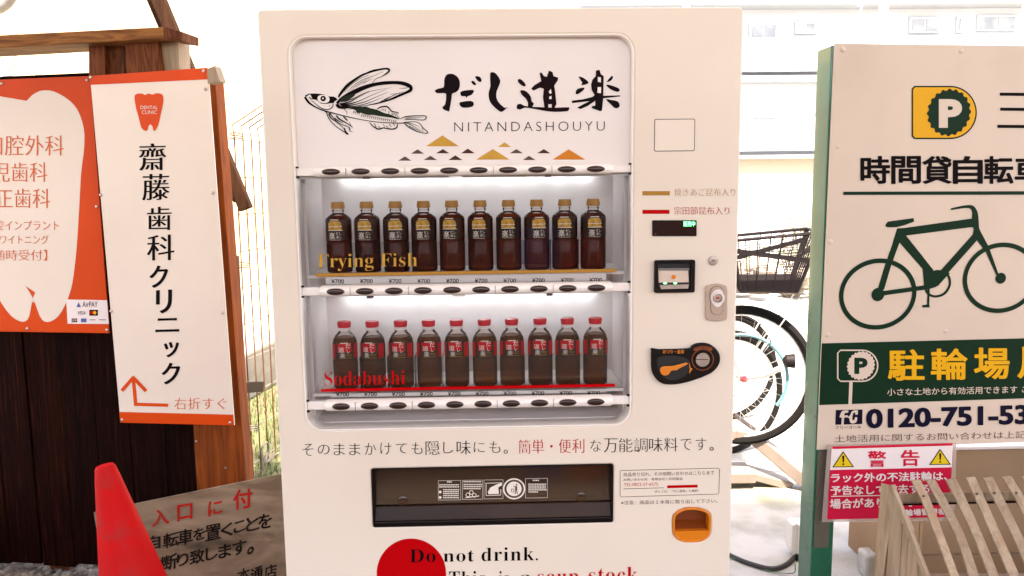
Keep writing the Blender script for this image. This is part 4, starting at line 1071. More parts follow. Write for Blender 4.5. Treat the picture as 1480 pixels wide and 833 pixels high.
# coin panel
cc = lambda x, y: (920 + x / 8.33, 470 + y / 8.33)
cp = solid([(170, 300), (200, 287), (600, 275), (650, 245), (710, 215), (790, 207), (870, 222), (945, 275), (990, 350), (993, 430), (960, 500), (900, 560), (800, 610), (650, 665), (500, 700), (380, 708), (290, 690), (220, 630), (175, 540), (168, 420)], 'black', .0002, .010, 'coin_panel', sm=3, bevel=.003, smooth=True, f=cc)
solid([(250, 380), (450, 360), (600, 400), (625, 500), (590, 580), (520, 630), (430, 655), (340, 630), (260, 560), (240, 470)], 'blackdeep', .010, .0103, 'lever_dish', cp, sm=3, f=cc)
solid([(265, 520), (280, 490), (320, 478), (400, 475), (480, 460), (570, 435), (594, 445), (580, 460), (500, 500), (460, 525), (400, 530), (370, 570), (330, 588), (285, 575), (268, 545)], 'orange_pl', .0135, .019, 'return_lever', cp, sm=3, bevel=.0015, smooth=True, f=cc)
c = uv(*cc(320, 530)); build(G().lathe([(.008, 0), (.008, .0035)], MP.p(*c, .0102), 16, M3n), 'lever_hub', 'black', cp)
c = uv(*cc(783, 406))
def ringm(c, ro, ri, n0, n1, m_, nm, par): return build(G().flat(MP, [circ(c, ro, 36), circ(c, ri, 36)], n0, n1), nm, m_, par)
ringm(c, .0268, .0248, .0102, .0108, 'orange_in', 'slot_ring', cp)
ringm(c, .0228, .0170, .0102, .0118, 'black', 'slot_ring', cp)
build(G().flat(MP, [circ(c, .0172, 30)], .0101, .0105), 'coin_face', 'steel', cp)
solid([(700, 400), (845, 400), (845, 408), (700, 408)], 'blackdeep', .0107, .0112, 'coin_slot', cp, f=cc)
build(textpx(G(), MP, 'おつり・返却', 958, 505.5, 988.5, 511.5, n=.0103, off=.01), 'lettering', 'orange_pl', cp)
random.seed(1)
pillf = solid([(672, 280), (690, 262), (760, 245), (830, 245), (890, 262), (898, 285), (880, 302), (830, 285), (760, 282), (700, 300), (680, 300)], 'orange_in', .0101, .0104, 'slot_caption', cp, sm=2, f=cc)
build(textpx(G(), MP, 'コイン投入口', *cc(690, 256), *cc(885, 292), n=.0107, off=.0), 'lettering', 'black', pillf)
solid([(615, 435), (630, 470), (640, 505), (662, 515), (640, 545), (620, 575), (628, 520)], 'orange_pl', .0102, .0106, 'return_mark', cp, f=cc)
c = uv(*cc(685, 570)); build(G().lathe([(.003, 0), (.002, .002)], MP.p(*c, .010), 10, M3n), 'stud', 'black', cp)
# coin return cup
cr2 = smooth_loop(cr, 2)
cxm, czm = sum(q[0] for q in cr) / len(cr), sum(q[1] for q in cr) / len(cr)
sh = lambda k: [(cxm + (a - cxm) * k, czm + (b - czm) * k) for a, b in cr2]
cu_ = build(G().flat(MP, [sh(1.0), sh(.90)], -.03, .003, .001), 'coin_return', 'orange_pl', vm, smooth=True)
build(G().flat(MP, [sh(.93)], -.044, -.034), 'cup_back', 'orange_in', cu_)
lipz = uv(1000, 768)[1]
lo_ = [q for q in sh(.93) if q[1] <= lipz]
ux0, ux1 = min(q[0] for q in lo_), max(q[0] for q in lo_)
build(G().flat(MP, [[(ux1, lipz), (ux0, lipz)] + sorted([q for q in lo_], key=lambda q: math.atan2(q[1] - lipz - .001, q[0] - cxm))]), -.012, .0015) if 0 else None
lo_s = sorted(lo_, key=lambda q: q[0])
build(G().flat(MP, [lo_s + [(ux1, lipz + .001), (ux0, lipz + .001)]], -.012, .001), 'front_lip', 'orange_pl', cu_)
g = G().box8([(ux0, .012, lipz - .004), (ux1, .012, lipz - .004), (ux1, .034, lipz + .012), (ux0, .034, lipz + .012), (ux0, .012, lipz), (ux1, .012, lipz), (ux1, .034, lipz + .015), (ux0, .034, lipz + .015)])
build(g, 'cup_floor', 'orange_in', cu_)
# sentence under the window
for s_, a, b, m_ in (('そのままかけても隠し味にも。', 434, 735, 'ink'), ('簡単・便利', 748.5, 845.5, 'red_p'), ('な万能調味料です。', 850, 1032.5, 'ink')):
    yy = lambda x: 650.5 - (x - 434) * .0145
    for i, ch in enumerate(s_):
        wch = (b - a) / (len(s_) - (.62 if ch and s_[-1] == '。' else 0)); x_ = a + wch * i
        kan = ord(ch) > 0x4e00
        hh = 20 if kan else {'か': 17, 'け': 17, 'の': 14, 'そ': 17, 'ま': 17, 'て': 14, 'も': 17, 'し': 16, 'に': 15, 'な': 17, 'で': 16, 'す': 18, '。': 5.5, '・': 3.6}.get(ch, 16)
        ww = wch * (.88 if kan else {'。': .26, '・': .18, 'し': .62, 'の': .74, 'で': .72}.get(ch, .70))
        cy = yy(x_ + wch / 2) + (7 if ch == '。' else 0)
        xc = x_ + wch / 2 - (wch * .3 if ch == '。' else 0)
        g = textpx(G(), MP, ch, xc - ww / 2, cy - hh / 2, xc + ww / 2, cy + hh / 2, n=.0006, off=-.016 if kan else (.0 if ch in '。・' else -.016), mincho=.011 if kan else .006)
        build(g, 'lettering', m_, vm)
# delivery slot
sr = thing_ = None
build(G().box(sl_ - .01, sr_ + .01, .20, .21, s_b - .02, s_t + .03), 'slot_back', 'flapin', vm)
build(G().box(sl_ - .012, sl_ - .001, .046, .199, s_b - .02, s_t + .03), 'slot_side', 'flapin', vm)
build(G().box(sr_ + .001, sr_ + .012, .046, .199, s_b - .02, s_t + .03), 'slot_side', 'flapin', vm)
build(G().box(sl_, sr_, .046, .199, s_b - .02, s_b - .008), 'slot_floor', 'flapin', vm)
build(G().box(sl_, sr_, .046, .199, s_t + .02, s_t + .03), 'slot_ceiling', 'flapin', vm)
zl = uv(711, 731)[1]
fp = build(G().box8([(sl_ + .004, .020, zl), (sr_ - .004, .020, zl), (sr_ - .004, .024, zl), (sl_ + .004, .024, zl), (sl_ + .004, .034, s_t - .006), (sr_ - .004, .034, s_t - .006), (sr_ - .004, .038, s_t - .006), (sl_ + .004, .038, s_t - .006)]), 'delivery_flap', 'smoke', vm)
FLP = Plane((0, .020, zl), 0, math.degrees(-math.atan2(.014, s_t - .006 - zl)))
build(G().box(sl_ + .002, sr_ - .002, .002, .044, s_b + .0005, s_b + .012), 'slot_sill', 'black', vm, bevel=.002)
build(G().box8([(sl_ + .003, .004, s_b + .0125), (sr_ - .003, .004, s_b + .0125), (sr_ - .003, .03, s_b + .013), (sl_ + .003, .03, s_b + .013), (sl_ + .003, .014, zl - .002), (sr_ - .003, .014, zl - .002), (sr_ - .003, .034, zl - .001), (sl_ + .003, .034, zl - .001)]), 'slot_rim', 'slotdark', vm, bevel=.002)
build(G().flat(MP, [rrect(sl_, sr_, s_b, s_t, .004, 2), rrect(sl_ + .0035, sr_ - .0035, s_b + .0025, s_t - .0025, .003, 2)], -.044, .0012), 'slot_frame', 'black', vm)
cs_ = lambda x, y: (530 + x / 4.0, 660 + y / 4.0)
def fst(pts, wd, nm='sticker_mark', m_='lab_white', n=.0012): build(strokepx(G(), FLP, pts, wd, cs_, n=n, sm=0), nm, m_, fp)
def fbox(x0, y0, x1, y1):
    dy = -(x1 - x0) * .012
    build(strokepx(G(), FLP, [(x0, y0), (x1, y0 + dy), (x1, y1 + dy), (x0, y1)], 2.2, cs_, n=.0012, sm=0, closed=True), 'sticker_frame', 'lab_white', fp)
for b in ((414, 140, 543, 252), (553, 138, 670, 248), (678, 136, 788, 245), (918, 128, 1045, 240)): fbox(*b)
random.seed(9)
def rows_(x0, x1, ys):
    for y_ in ys:
        x_ = x0
        while x_ < x1 - 6:
            l = random.choice((6, 7, 8)); fst([(x_, y_), (x_ + l, y_ - .1)], 6.5); x_ += l + 2.6
rows_(465, 500, [147]); rows_(420, 540, [164, 176]); rows_(442, 540, [192, 203, 214, 226, 238]); rows_(560, 665, [146]); rows_(560, 665, [162, 174, 186]); rows_(935, 1040, [160, 171, 182, 193]); rows_(935, 990, [205]); rows_(960, 1000, [138])
for q in ((425, 205), (425, 236)): build(G().flat(FLP, [circ(FLP.uv(*cs_(*q)), .0035, 12)], .0012), 'sticker_mark', 'lab_white', fp)
fst([(685, 155), (780, 152)], 3); fst([(690, 160), (690, 225), (775, 223), (775, 190)], 4)
build(polypx(G(), FLP, [(700, 205), (715, 180), (745, 165), (780, 152), (782, 165), (760, 180), (765, 215), (705, 218)], cs_, n=.0012), 'sticker_hand', 'lab_white', fp)
for r_, w_ in ((60, 8), (44, 0)):
    lpc = circ((852, 187), r_, 32, 57 if r_ == 60 else 42)
    if w_: build(strokepx(G(), FLP, lpc, w_, cs_, n=.0012, sm=0, closed=True), 'sticker_ring', 'lab_white', fp)
    else: build(polypx(G(), FLP, lpc, cs_, n=.0012), 'sticker_disc', 'lab_white', fp)
build(strokepx(G(), FLP, circ((852, 187), 51, 32, 48), 4, cs_, n=.0013, sm=0, closed=True), 'sticker_ring', 'taupe_p', fp)
build(G().flat(FLP, [circ(FLP.uv(*cs_(866, 163)), .0022, 10)], .0016), 'figure_mark', 'flapin', fp)
for p_, w_ in (([(864, 172), (864, 195)], 12), ([(862, 195), (858, 218)], 5), ([(867, 195), (872, 218)], 5), ([(862, 178), (848, 172)], 4), ([(835, 188), (850, 188)], 3), ([(835, 188), (838, 205), (850, 205), (852, 188)], 4)): fst(p_, w_, 'figure_mark', 'flapin', .0016)
for c_ in ((585, 222), (605, 208), (622, 224)): build(strokepx(G(), FLP, circ(c_, 11, 14), 3.5, cs_, n=.0012, sm=0, closed=True), 'sticker_mark', 'lab_white', fp)
fst([(572, 238), (650, 228)], 5)
for x_, m_ in ((210, 0), (1240, 0)):
    c = FLP.uv(*cs_(x_, 258 - (x_ > 800) * 22)); build(G().lathe([(.012, 0), (.012, .003), (.009, .0038), (.002, .004)], FLP.p(*c, .0002), 20, Matrix((FLP.U, FLP.V, FLP.N)).transposed()), 'flap_stud', 'smoke', fp, smooth=True)
# information sticker
ci = lambda x, y: (880 + x / 6.405, 660 + y / 6.405)
build(strokepx(G(), MP, [(110, 130), (1015, 108), (1025, 118), (1018, 340), (1008, 348), (115, 375), (104, 368), (104, 138)], 4.5, ci, sm=0, closed=True), 'info_frame', 'brown_p', vm)
def tci(s_, x0, y0, x1, y1, sl, m_='brown_p', off=-.002, **k):
    dy = (x1 - x0) * sl
    a = ci(x0, y0); b = ci(x1, y1)
    build(textpx(G(), MP, s_, a[0], a[1], b[0], b[1], y0r=a[1] + dy / 6.405, y1r=b[1] + dy / 6.405, off=off, **k), 'lettering', m_, vm)
tci('商品売り切れ、その他問い合わせはこちらまで', 135, 150, 975, 186, -.022)
tci('お問い合わせ先　有限会社二反田醤油', 135, 203, 680, 228, -.018)
tci('TEL:0823-57-6575', 138, 247, 455, 276, -.02, 'red_p', -.008)
build(strokepx(G(), MP, [(136, 300), (510, 290)], 5, ci, sm=0), 'info_line', 'taupe_p', vm)
build(strokepx(G(), MP, [(540, 281), (822, 274)], 26, ci, sm=0), 'info_pill', 'red_p', vm)
tci('詳しくは、「だし道楽」と検索！', 425, 312, 832, 336, -.02)
tci('※注意：商品は１本毎に取り出して下さい。', 112, 410, 1005, 447, -.02)
# red disc and English words
c = uv(594.7, 829.5)
build(G().flat(MP, [circ(c, uv(644.8, 829)[0] - c[0], 64, uv(594, 778.5)[1] - c[1])], .0003), 'red_disc', 'red_p', vm)
pass
for w_, xa, xb, ya, yb, m_ in (('Do', 592.3, 629.5, 794.5, 813.5, 'ink'), ('not', 641, 685, 796, 812.5, 'ink'), ('drink.', 696, 777.5, 791.8, 811.6, 'ink'), ('This', 649, 701, 826, 846, 'ink'), ('is', 721, 735.5, 825.5, 845.5, 'ink'), ('a', 752, 768, 831, 843, 'ink'), ('soup', 777, 836, 829.5, 850, 'red_p'), ('stock', 851, 922, 820.5, 843, 'red_p')):
    build(textpx(G(), MP, serif(w_), xa, ya, xb, yb, n=.0009, y0r=ya - (xb - xa) * .015, y1r=yb - (xb - xa) * .015, off=-.006, spacing=1.08), 'lettering', m_, vm)

# ================================================================== BOTTLES
def bend(r, zc):
    return lambda u, v, n: Vector((math.sin(u / r) * (r + n), -math.cos(u / r) * (r + n), zc + v))
BP = Plane((0, 0, 0))
def wrap(g, loop_or_rect, r, n):
    u0, u1, v0, v1 = loop_or_rect; k = 8
    pts = []
    for i in range(k + 1):
        u = u0 + (u1 - u0) * i / k
        for v in (v0, v1): pts.append(bend(r, 0)(u, v, n))
    return g.add(pts, [(2 * i, 2 * i + 2, 2 * i + 3, 2 * i + 1) for i in range(k)])
def wtext(g, s_, u0, u1, v0, v1, r, n, off=0): return text(g, BP, s_, u0, u1, v0, v1, n, off=off, fmap=bend(r, 0))

def make_bottle(kind):
    H = .172 if kind == 1 else .167
    t = thing('bottle', 'x y z w', 'bottle')
    r = .0313 if kind == 1 else .0306
    if kind == 1:
        sh_ = [(.012, .0), (.0265, .0), (r, .004), (r, .072), (r - .0012, .075), (r, .078), (r, .127), (r - .002, .133), (.020, .141), (.0135, .145), (.0125, .156)]
        liq = [(.01, .001), (.0255, .001), (r - .001, .005), (r - .001, .126), (r - .003, .132), (.020, .139)]
    else:
        sh_ = [(.012, .0), (.0265, .0), (r, .005), (r, .070), (r - .0014, .073), (r, .076), (r, .110), (r - .002, .122), (r - .008, .133), (.0155, .140), (.0135, .146), (.013, .150)]
        liq = [(.01, .001), (.0255, .001), (r - .001, .006), (r - .001, .110), (r - .003, .120), (r - .008, .128)]
    body = build(G().lathe(liq, n=28), 'soup_fill', 'soy1' if kind == 1 else 'soy2', t, smooth=True)
    build(G().lathe(sh_, n=28), 'bottle_shell', 'clear', t, smooth=True)
    g = G()
    if kind == 1:
        build(G().lathe([(.0135, .155), (.0165, .156), (.0165, .162), (.0148, H), (.002, H)], n=24), 'cap', 'capgold', t, smooth=True)
        build(G().lathe([(.0145, .149), (.0145, .153)], n=20), 'neck_ring', 'clear', t)
        lb = build(wrap(G(), (-.032, .032, .080, .130), r, .0006), 'label', 'lab_dark', t)
        build(wrap(G(), (-.016, .016, .104, .123), r, .0009), 'label_patch', 'lab_gold', lb)
        build(wrap(G(), (-.0125, .0125, .123, .1265), r, .0009), 'label_patch', 'lab_gold', lb)
        build(wrap(G(), (-.0165, .0175, .1125, .1140), r, .0012), 'label_line_or_glare', 'lab_white', lb)
        build(wrap(G(), (-.0165, .0185, .1035, .1051), r, .0012), 'label_line_or_glare', 'lab_white', lb)
        build(wrap(G(), (-.010, .010, .1285, .1305), r, .0012), 'label_line_or_glare', 'lab_white', lb)  # white arc is glare above the gold patch, painted onto the label
        build(wtext(G(), '楽', -.0145, .001, .0825, .0995, r, .0012, .006), 'lettering', 'lab_white', lb)
        build(wtext(G(), '道し', .003, .016, .085, .0915, r, .0012, .0), 'lettering', 'lab_white', lb)
        build(wtext(G(), 'だし', .003, .015, .093, .100, r, .0012, .0), 'lettering', 'lab_white', lb)
        build(wrap(G(), (-.013, .014, .0808, .0815), r, .0012), 'label_line_or_glare', 'lab_white', lb)
    else:
        build(G().lathe([(.0150, .1445), (.0162, .1455), (.0162, .151), (.0145, .152)], n=24), 'cap_ring', 'white_pl', t, smooth=True)
        build(G().lathe([(.0140, .152), (.0158, .1525), (.0172, H - .003), (.0155, H), (.002, H)], n=24), 'cap', 'capred', t, smooth=True)
        lb = build(wrap(G(), (-.040, .040, .077, .116), r, .0006), 'label', 'lab_dark', t)
        build(wrap(G(), (-.0185, .0155, .0945, .1162), r, .0009), 'label_patch', 'lab_red', lb)
        build(wrap(G(), (-.040, -.026, .078, .114), r, .0009), 'label_patch', 'lab_red', lb)
        build(wrap(G(), (.0225, .040, .078, .114), r, .0009), 'label_patch', 'lab_red', lb)
        build(wrap(G(), (-.011, .008, .1165, .1185), r, .0013), 'label_line_or_glare', 'lab_white', lb)  # white arc is painted glare above the red patch
        build(wtext(G(), 'だ', .0015, .0135, .1045, .1165, r, .0013, .003), 'lettering', 'lab_white', lb)
        build(wtext(G(), 'し', .0045, .0105, .0925, .1035, r, .0013, .003), 'lettering', 'lab_white', lb)
        build(wtext(G(), '道', -.0155, -.0020, .0945, .1075, r, .0013, .0), 'lettering', 'lab_white', lb)
        build(wtext(G(), '楽', -.0125, .0, .0805, .0930, r, .0013, .0), 'lettering', 'lab_white', lb)
        for z_, w_ in ((.0885, .0006), (.0850, .0005), (.0795, .0009)): build(wrap(G(), (.002 if z_ > .08 else -.016, .017, z_, z_ + w_), r, .0013), 'label_line_or_glare', 'lab_gold', lb)
    return t
ORD = ('first', 'second', 'third', 'fourth', 'fifth', 'sixth', 'seventh', 'eighth', 'ninth', 'tenth')
random.seed(8)
for kind, z, x0_, x1_, yy, lab in ((1, rows[0], 490, 857, 340, 'gold-capped bottle of dark amber soup stock, %s from the left on the upper shelf'), (2, rows[1], 499, 860, 510, 'red-capped bottle of brown soup stock, %s from the left on the lower shelf')):
    proto = make_bottle(kind)
    xa, xb = at(x0_, yy, BY).x, at(x1_, yy, BY).x
    for i in range(10):
        o = proto if i == 0 else clone(proto)
        o.location = (xa + (xb - xa) * i / 9 + random.uniform(-.0008, .0008), BY + random.uniform(-.002, .002), z)
        o.rotation_euler = (0, 0, R(random.uniform(-13, 9)) - math.atan2(o.location.x, 1.9) * .3)
        o['label'] = lab % ORD[i]
        o['group'] = 'gold-capped bottles on the upper shelf' if kind == 1 else 'red-capped bottles on the lower shelf'

# ================================================================== BICYCLE PARKING SIGN
SP = Plane(at(1340, 350, .2), 3.7, -.3, .3)
su = SP.uv
ps = thing('parking_sign', 'large cream and green sign for hourly bicycle parking with bicycle pictogram', 'sign', tuple(SP.p(-.3, 0)) [:2] + (0,), 3.7)
pu0 = (su(1205, 62)[0] + su(1190, 490)[0] + su(1182, 600)[0]) / 3; pu1 = su(1740, 300)[0]
pv1 = (su(1205, 62)[1] + su(1480, 67)[1]) / 2; pv0 = su(1430, 641)[1]
build(G().pbox(SP, pu0, pu1, pv0, pv1, -.004, 0), 'plate', 'sign_pink', ps, bevel=.0008)
# green steel posts (the left one shows its glossy side)
for a in (pu0 - .003, pu1 - .058):
    q0, q1 = SP.p(a, 0, -.006), SP.p(a + .062, 0, -.006); bk = -SP.N * .075
    zt_ = SP.p(a, pv1 - .004).z
    f = [(q0.x, q0.y), (q1.x, q1.y), (q1.x + bk.x, q1.y + bk.y), (q0.x + bk.x, q0.y + bk.y)]
    build(G().box8([(x, y, 0) for x, y in f] + [(x, y, zt_) for x, y in f]), 'post', 'greenpost', ps, bevel=.003)
build(G().pbox(SP, pu0 + .062, pu1 - .062, pv1 - .05, pv1 - .01, -.045, -.006), 'cross_rail', 'greenpost', ps)
build(G().pbox(SP, pu0 + .062, pu1 - .062, pv0 + .01, pv0 + .05, -.045, -.006), 'cross_rail', 'greenpost', ps)
def sbox(pts, m_, n=.0006, nm='print_block', par=None): return build(G().flat(SP, [[su(*q, n) for q in pts]], n), nm, m_, par or ps)
for q in ((1218, 72), (1389, 74), (1211, 212), (1200, 350), (1196, 484), (1367, 479)):
    c = su(*q); build(G().lathe([(.0075, 0), (.006, .0012), (.001, .0014)], SP.p(*c, .0001), 14, Matrix((SP.U, SP.V, SP.N)).transposed()), 'rivet', 'sign_pink', ps, smooth=True)
# seam of a lower overlay sheet
gb = [su(1190, 496), su(1480, 489.5), su(1480, 577), su(1187, 584.5)]
gv1, gv0 = (gb[0][1] + gb[1][1]) / 2, (gb[2][1] + gb[3][1]) / 2
band = build(G().flat(SP, [[(pu0, gv0), (pu1, gv0), (pu1, gv1), (pu0, gv1)]], .0006), 'green_band', 'green', ps)
# emblem: parking letter in a toothed disc on yellow
cp1 = lambda x, y: (1060 + x / 2.776, y / 2.776)
def dshape(x0, x1, y0, y1, f, r=4):
    c0, c1_ = f(x0, y1), f(x1, y0)
    X0, Y1 = c0; X1, Y0 = c1_          # pixel box, Y0 top
    rad = (Y1 - Y0) / 2; cy = (Y0 + Y1) / 2
    o = [(X0 + r, Y0), (X0, Y0 + r), (X0, Y1 - r), (X0 + r, Y1)]
    for i in range(21):
        t = R(90 - 180 * i / 20); o.append((X1 - rad + rad * math.cos(t), cy + rad * math.sin(t)))
    return o
def offs(pts, k):
    cx = sum(p[0] for p in pts) / len(pts); cy = sum(p[1] for p in pts) / len(pts)
    return [(cx + (x - cx) * k, cy + (y - cy) * k) for x, y in pts]
d1 = dshape(715, 977, 345, 559, cp1)
e0 = sbox(d1, 'green', .0007, 'parking_emblem')
X0, X1_, Y0_, Y1_ = 1319.8, 1409.9, 126.4, 199.2
sbox(dshape(X0, X1_, Y0_, Y1_, lambda x, y: (x, y), 3), 'yellow', .0010, 'emblem_field', e0)
def gear(c, r, n, dp, k=4):
    o = []
    for i in range(n):
        for j in range(k):
            t = 2 * math.pi * (i + j / k) / n; rr = r if j < k / 2 else r - dp; o.append((c[0] + rr * math.cos(t), c[1] + rr * math.sin(t)))
    return o
gc, gr = su(1371.2, 163), abs(su(1403, 163)[0] - su(1371.2, 163)[0])
build(G().flat(SP, [gear(gc, gr, 20, gr * .07)], .0013), 'emblem_gear', 'green', e0)
build(textpx(G(), SP, 'P', 1357, 143.5, 1390.5, 185, n=.0017, off=.055), 'lettering', 'sign_pink', e0)
for y_, xa in ((136.3, 1445), (158, 1445.5), (182.8, 1441.5)):
    sbox([(xa, y_ - 2.3), (1517 + (2 if y_ > 170 else -6 if y_ > 150 else 0), y_ - 1.5), (1517, y_ + 3), (xa, y_ + 2.3)], 'ink', .0007, 'title_stroke')
for i, ch in enumerate('時間貸自転車駐車場'):
    x_ = 1244.5 + i * 44.6
    build(textpx(G(), SP, ch, x_, 226.5, x_ + 41, 265.5, n=.0007, y0r=226.3, y1r=265.2, off=.006, bold=.022), 'lettering', 'ink', ps)
sbox([(1219, 277.3), (1700, 276), (1700, 281.5), (1218.6, 282)], 'green', .0007, 'title_rule')
# bicycle pictogram
cb_ = lambda x, y: (1180 + x / 3.703, 280 + y / 3.703)
pic = None
def pp(pts, sm=0, n=.0008):
    global pic
    o = build(polypx(G(), SP, pts, cb_, n=n, sm=sm), 'pictogram_frame' if pic is None else 'pictogram_piece', 'green', pic or ps)
    if pic is None: pic = o
pp([(432, 186), (470, 184), (820, 135), (862, 130), (868, 182), (822, 181), (480, 225), (440, 225)])
pp([(432, 186), (478, 200), (470, 225), (445, 262), (400, 385), (362, 515), (328, 512), (358, 410), (405, 275)], 0, .00083)
pp([(440, 222), (480, 225), (560, 325), (628, 412), (600, 435), (570, 405), (445, 262)], 0, .00086)
pp([(822, 181), (860, 250), (700, 430), (650, 495), (600, 500), (640, 440), (840, 215)], 0, .00089)
pp([(568, 400), (600, 412), (625, 415), (640, 409), (690, 410), (715, 428), (700, 440), (650, 495), (602, 504), (576, 505), (572, 440)], 0, .00092)
pp([(352, 522), (600, 488), (640, 488), (640, 500), (600, 512), (355, 546)], 0, .00095)
pp([(595, 505), (607, 505), (604, 590), (607, 610), (567, 610), (567, 597), (592, 594)], 0, .00098)
pp([(845, 180), (868, 178), (880, 205), (925, 290), (975, 432), (962, 436), (905, 310), (855, 245), (838, 215)], 0, .00101)
pp([(372, 163), (382, 150), (520, 131), (523, 150), (470, 170), (430, 180), (382, 181), (368, 174)], 1, .0008)
def pst(pts, w_, n, cl=False): build(strokepx(G(), SP, pts, w_, cb_, n=n, sm=4, closed=cl), 'pictogram_piece', 'green', pic)
pst([(720, 84), (760, 76), (800, 70), (832, 74), (848, 100), (850, 135), (856, 190)], [9, 13, 15, 22, 28, 36, 30], .00104)
pst([(585, 500), (590, 525), (612, 545), (645, 550), (685, 535), (712, 495), (712, 455), (695, 425)], 13, .00107)
for (x0, x1, y0, y1), n_ in (((121, 535, 348, 729), .0011), ((783, 1187, 263, 640), .00113)):
    cx, cy = (x0 + x1) / 2, (y0 + y1) / 2
    c = su(*cb_(cx, cy)); a = (su(*cb_(x1, cy))[0] - su(*cb_(x0, cy))[0]) / 2; b = (su(*cb_(cx, y0))[1] - su(*cb_(cx, y1))[1]) / 2
    rr = (a + b) / 2; th = 25 / 3.703 / FPX * 2.03
    build(G().flat(SP, [circ(c, a, 72, b), circ(c, a - th, 72, b - th)], n_), 'pictogram_wheel', 'green', pic)
for cx, cy, rr in ((328, 540, 36), (985, 453, 30)):
    c = su(*cb_(cx, cy)); build(G().flat(SP, [circ(c, rr / 3.703 / FPX * 2.03, 30)], .0012), 'pictogram_hub', 'green', pic)
# green band content
cg = lambda x, y: (1180 + x / 3.703, 480 + y / 3.703)
d2 = dshape(114, 328, 98, 264, cg, 4)
build(strokepx(G(), SP, [(p_[0], p_[1]) for p_ in d2], 2.0, n=.0010, sm=0, closed=True), 'parking_mark', 'sign_pink', band)
c = su(*cg(237, 180)); r_ = abs(su(*cg(312, 180))[0] - c[0])
build(G().flat(SP, [gear(c, r_, 22, r_ * .06)], .0011), 'parking_mark', 'sign_pink', band)
build(textpx(G(), SP, 'P', *cg(203, 138), *cg(274, 225), n=.0015, off=.05), 'lettering', 'green', band)
build(G().flat(SP, [[su(*cg(170, 386)), su(*cg(188, 386)), su(*cg(193, 263)), su(*cg(175, 263))]], .0011), 'parking_mark', 'sign_pink', band)
for ch, x0, x1, y0, y1 in (('駐', 385, 575, 95, 258), ('輪', 615, 805, 90, 254), ('場', 845, 1030, 86, 250), ('用', 1078, 1262, 82, 246), ('地', 1310, 1490, 78, 242)):
    build(textpx(G(), SP, ch, *cg(x0, y0), *cg(x1, y1), n=.0011, off=.006, bold=.020), 'lettering', 'yellow', band)
build(textpx(G(), SP, '小さな土地から有効活用できます', *cg(378, 303), *cg(1075, 342), n=.0011, y0r=cg(0, 288)[1], y1r=cg(0, 328)[1], off=.006), 'lettering', 'sign_pink', band)
build(textpx(G(), SP, 'ご相談ください', *cg(1100, 288), *cg(1420, 326), n=.0011, y0r=cg(0, 282)[1], y1r=cg(0, 320)[1], off=.006), 'lettering', 'sign_pink', band)
# free call mark, number, notes
fc = sbox([cg(104, 418), cg(247, 415), cg(245, 493), cg(101, 497)], 'navy', .0007, 'phone_mark')
for q in ([(128, 440), (140, 422), (170, 420), (168, 432), (152, 434), (150, 447), (168, 446), (166, 458), (148, 459), (146, 495), (133, 496), (136, 460), (124, 458)],
          [(190, 425), (215, 418), (222, 424), (220, 442), (208, 442), (208, 432), (196, 436), (192, 470), (204, 470), (206, 458), (218, 458), (214, 482), (196, 490), (180, 484), (176, 462), (166, 458), (180, 446)]):
    build(polypx(G(), SP, q, cg, n=.0012, sm=2), 'phone_mark_piece', 'sign_pink', fc)
build(textpx(G(), SP, 'フリーコール', *cg(102, 505), *cg(240, 520), n=.0008, y0r=cg(0, 501)[1], y1r=cg(0, 516)[1], off=.012), 'lettering', 'navy', ps)
build(textpx(G(), SP, '0120-751-530', *cg(270, 415), *cg(1222, 515), n=.0008, y0r=cg(0, 389)[1], y1r=cg(0, 489)[1], off=.014, bold=.026), 'lettering', 'navy', ps)
build(textpx(G(), SP, '土地活用に関するお問い合わせは上記まで', *cg(97, 553), *cg(1236, 592), n=.0008, y0r=cg(0, 527)[1], y1r=cg(0, 566)[1], off=-.002), 'lettering', 'taupe_p', ps)
# tape on the post
for b in (((1160, 455), (1169, 455), (1167, 602), (1158, 602)),): pass
P3 = Plane(SP.p(pu0 - .0035, 0, -.03), 3.7 - 90)
tpz = [SP.p(0, su(1195, y)[1]).z for y in (655, 792)]
q0 = SP.p(pu0 + .004, 0, -.0045)
tg = G().pbox(SP, pu0 + .004, pu0 + .048, su(1190, 793)[1], pv0 - .004, -.0052, -.0046)
tag(build(tg, 'weathered_tape', 'tape'), 'weathered grey tape strip on the green post under the warning sheet', 'tape')

# --- laminated warning sheet
WS = Plane(SP.p(0, 0, .006), 3.7, -.8, .6)
su2 = WS.uv
ws = thing('warning_sheet', 'red and white laminated parking warning sheet hanging under the parking sign', 'warning sheet', tuple(WS.p(0, -.6)), 3.7)
fm = build(G().flat(WS, [[su2(*q) for q in ((1187.5, 755), (1378.5, 752), (1382, 640.5), (1196, 643))]], 0, .0006), 'laminate', 'film', ws)
wp = build(G().flat(WS, [[su2(*q) for q in ((1194.5, 751), (1371, 747.5), (1377, 642), (1202, 646.5))]], .0008), 'printed_sheet', 'paper', ws)
def wbx(pts, m_, n=.0012, nm='print_block'): return build(G().flat(WS, [[su2(*q) for q in pts]], n), nm, m_, wp)
wbx([(1202.7, 645.5), (1376.6, 640.5), (1376.4, 644), (1202.5, 649)], 'warn_red', nm='red_rule')
wbx([(1199.2, 679.3), (1375.3, 675.5), (1371, 747.5), (1194.8, 750.8)], 'warn_red')
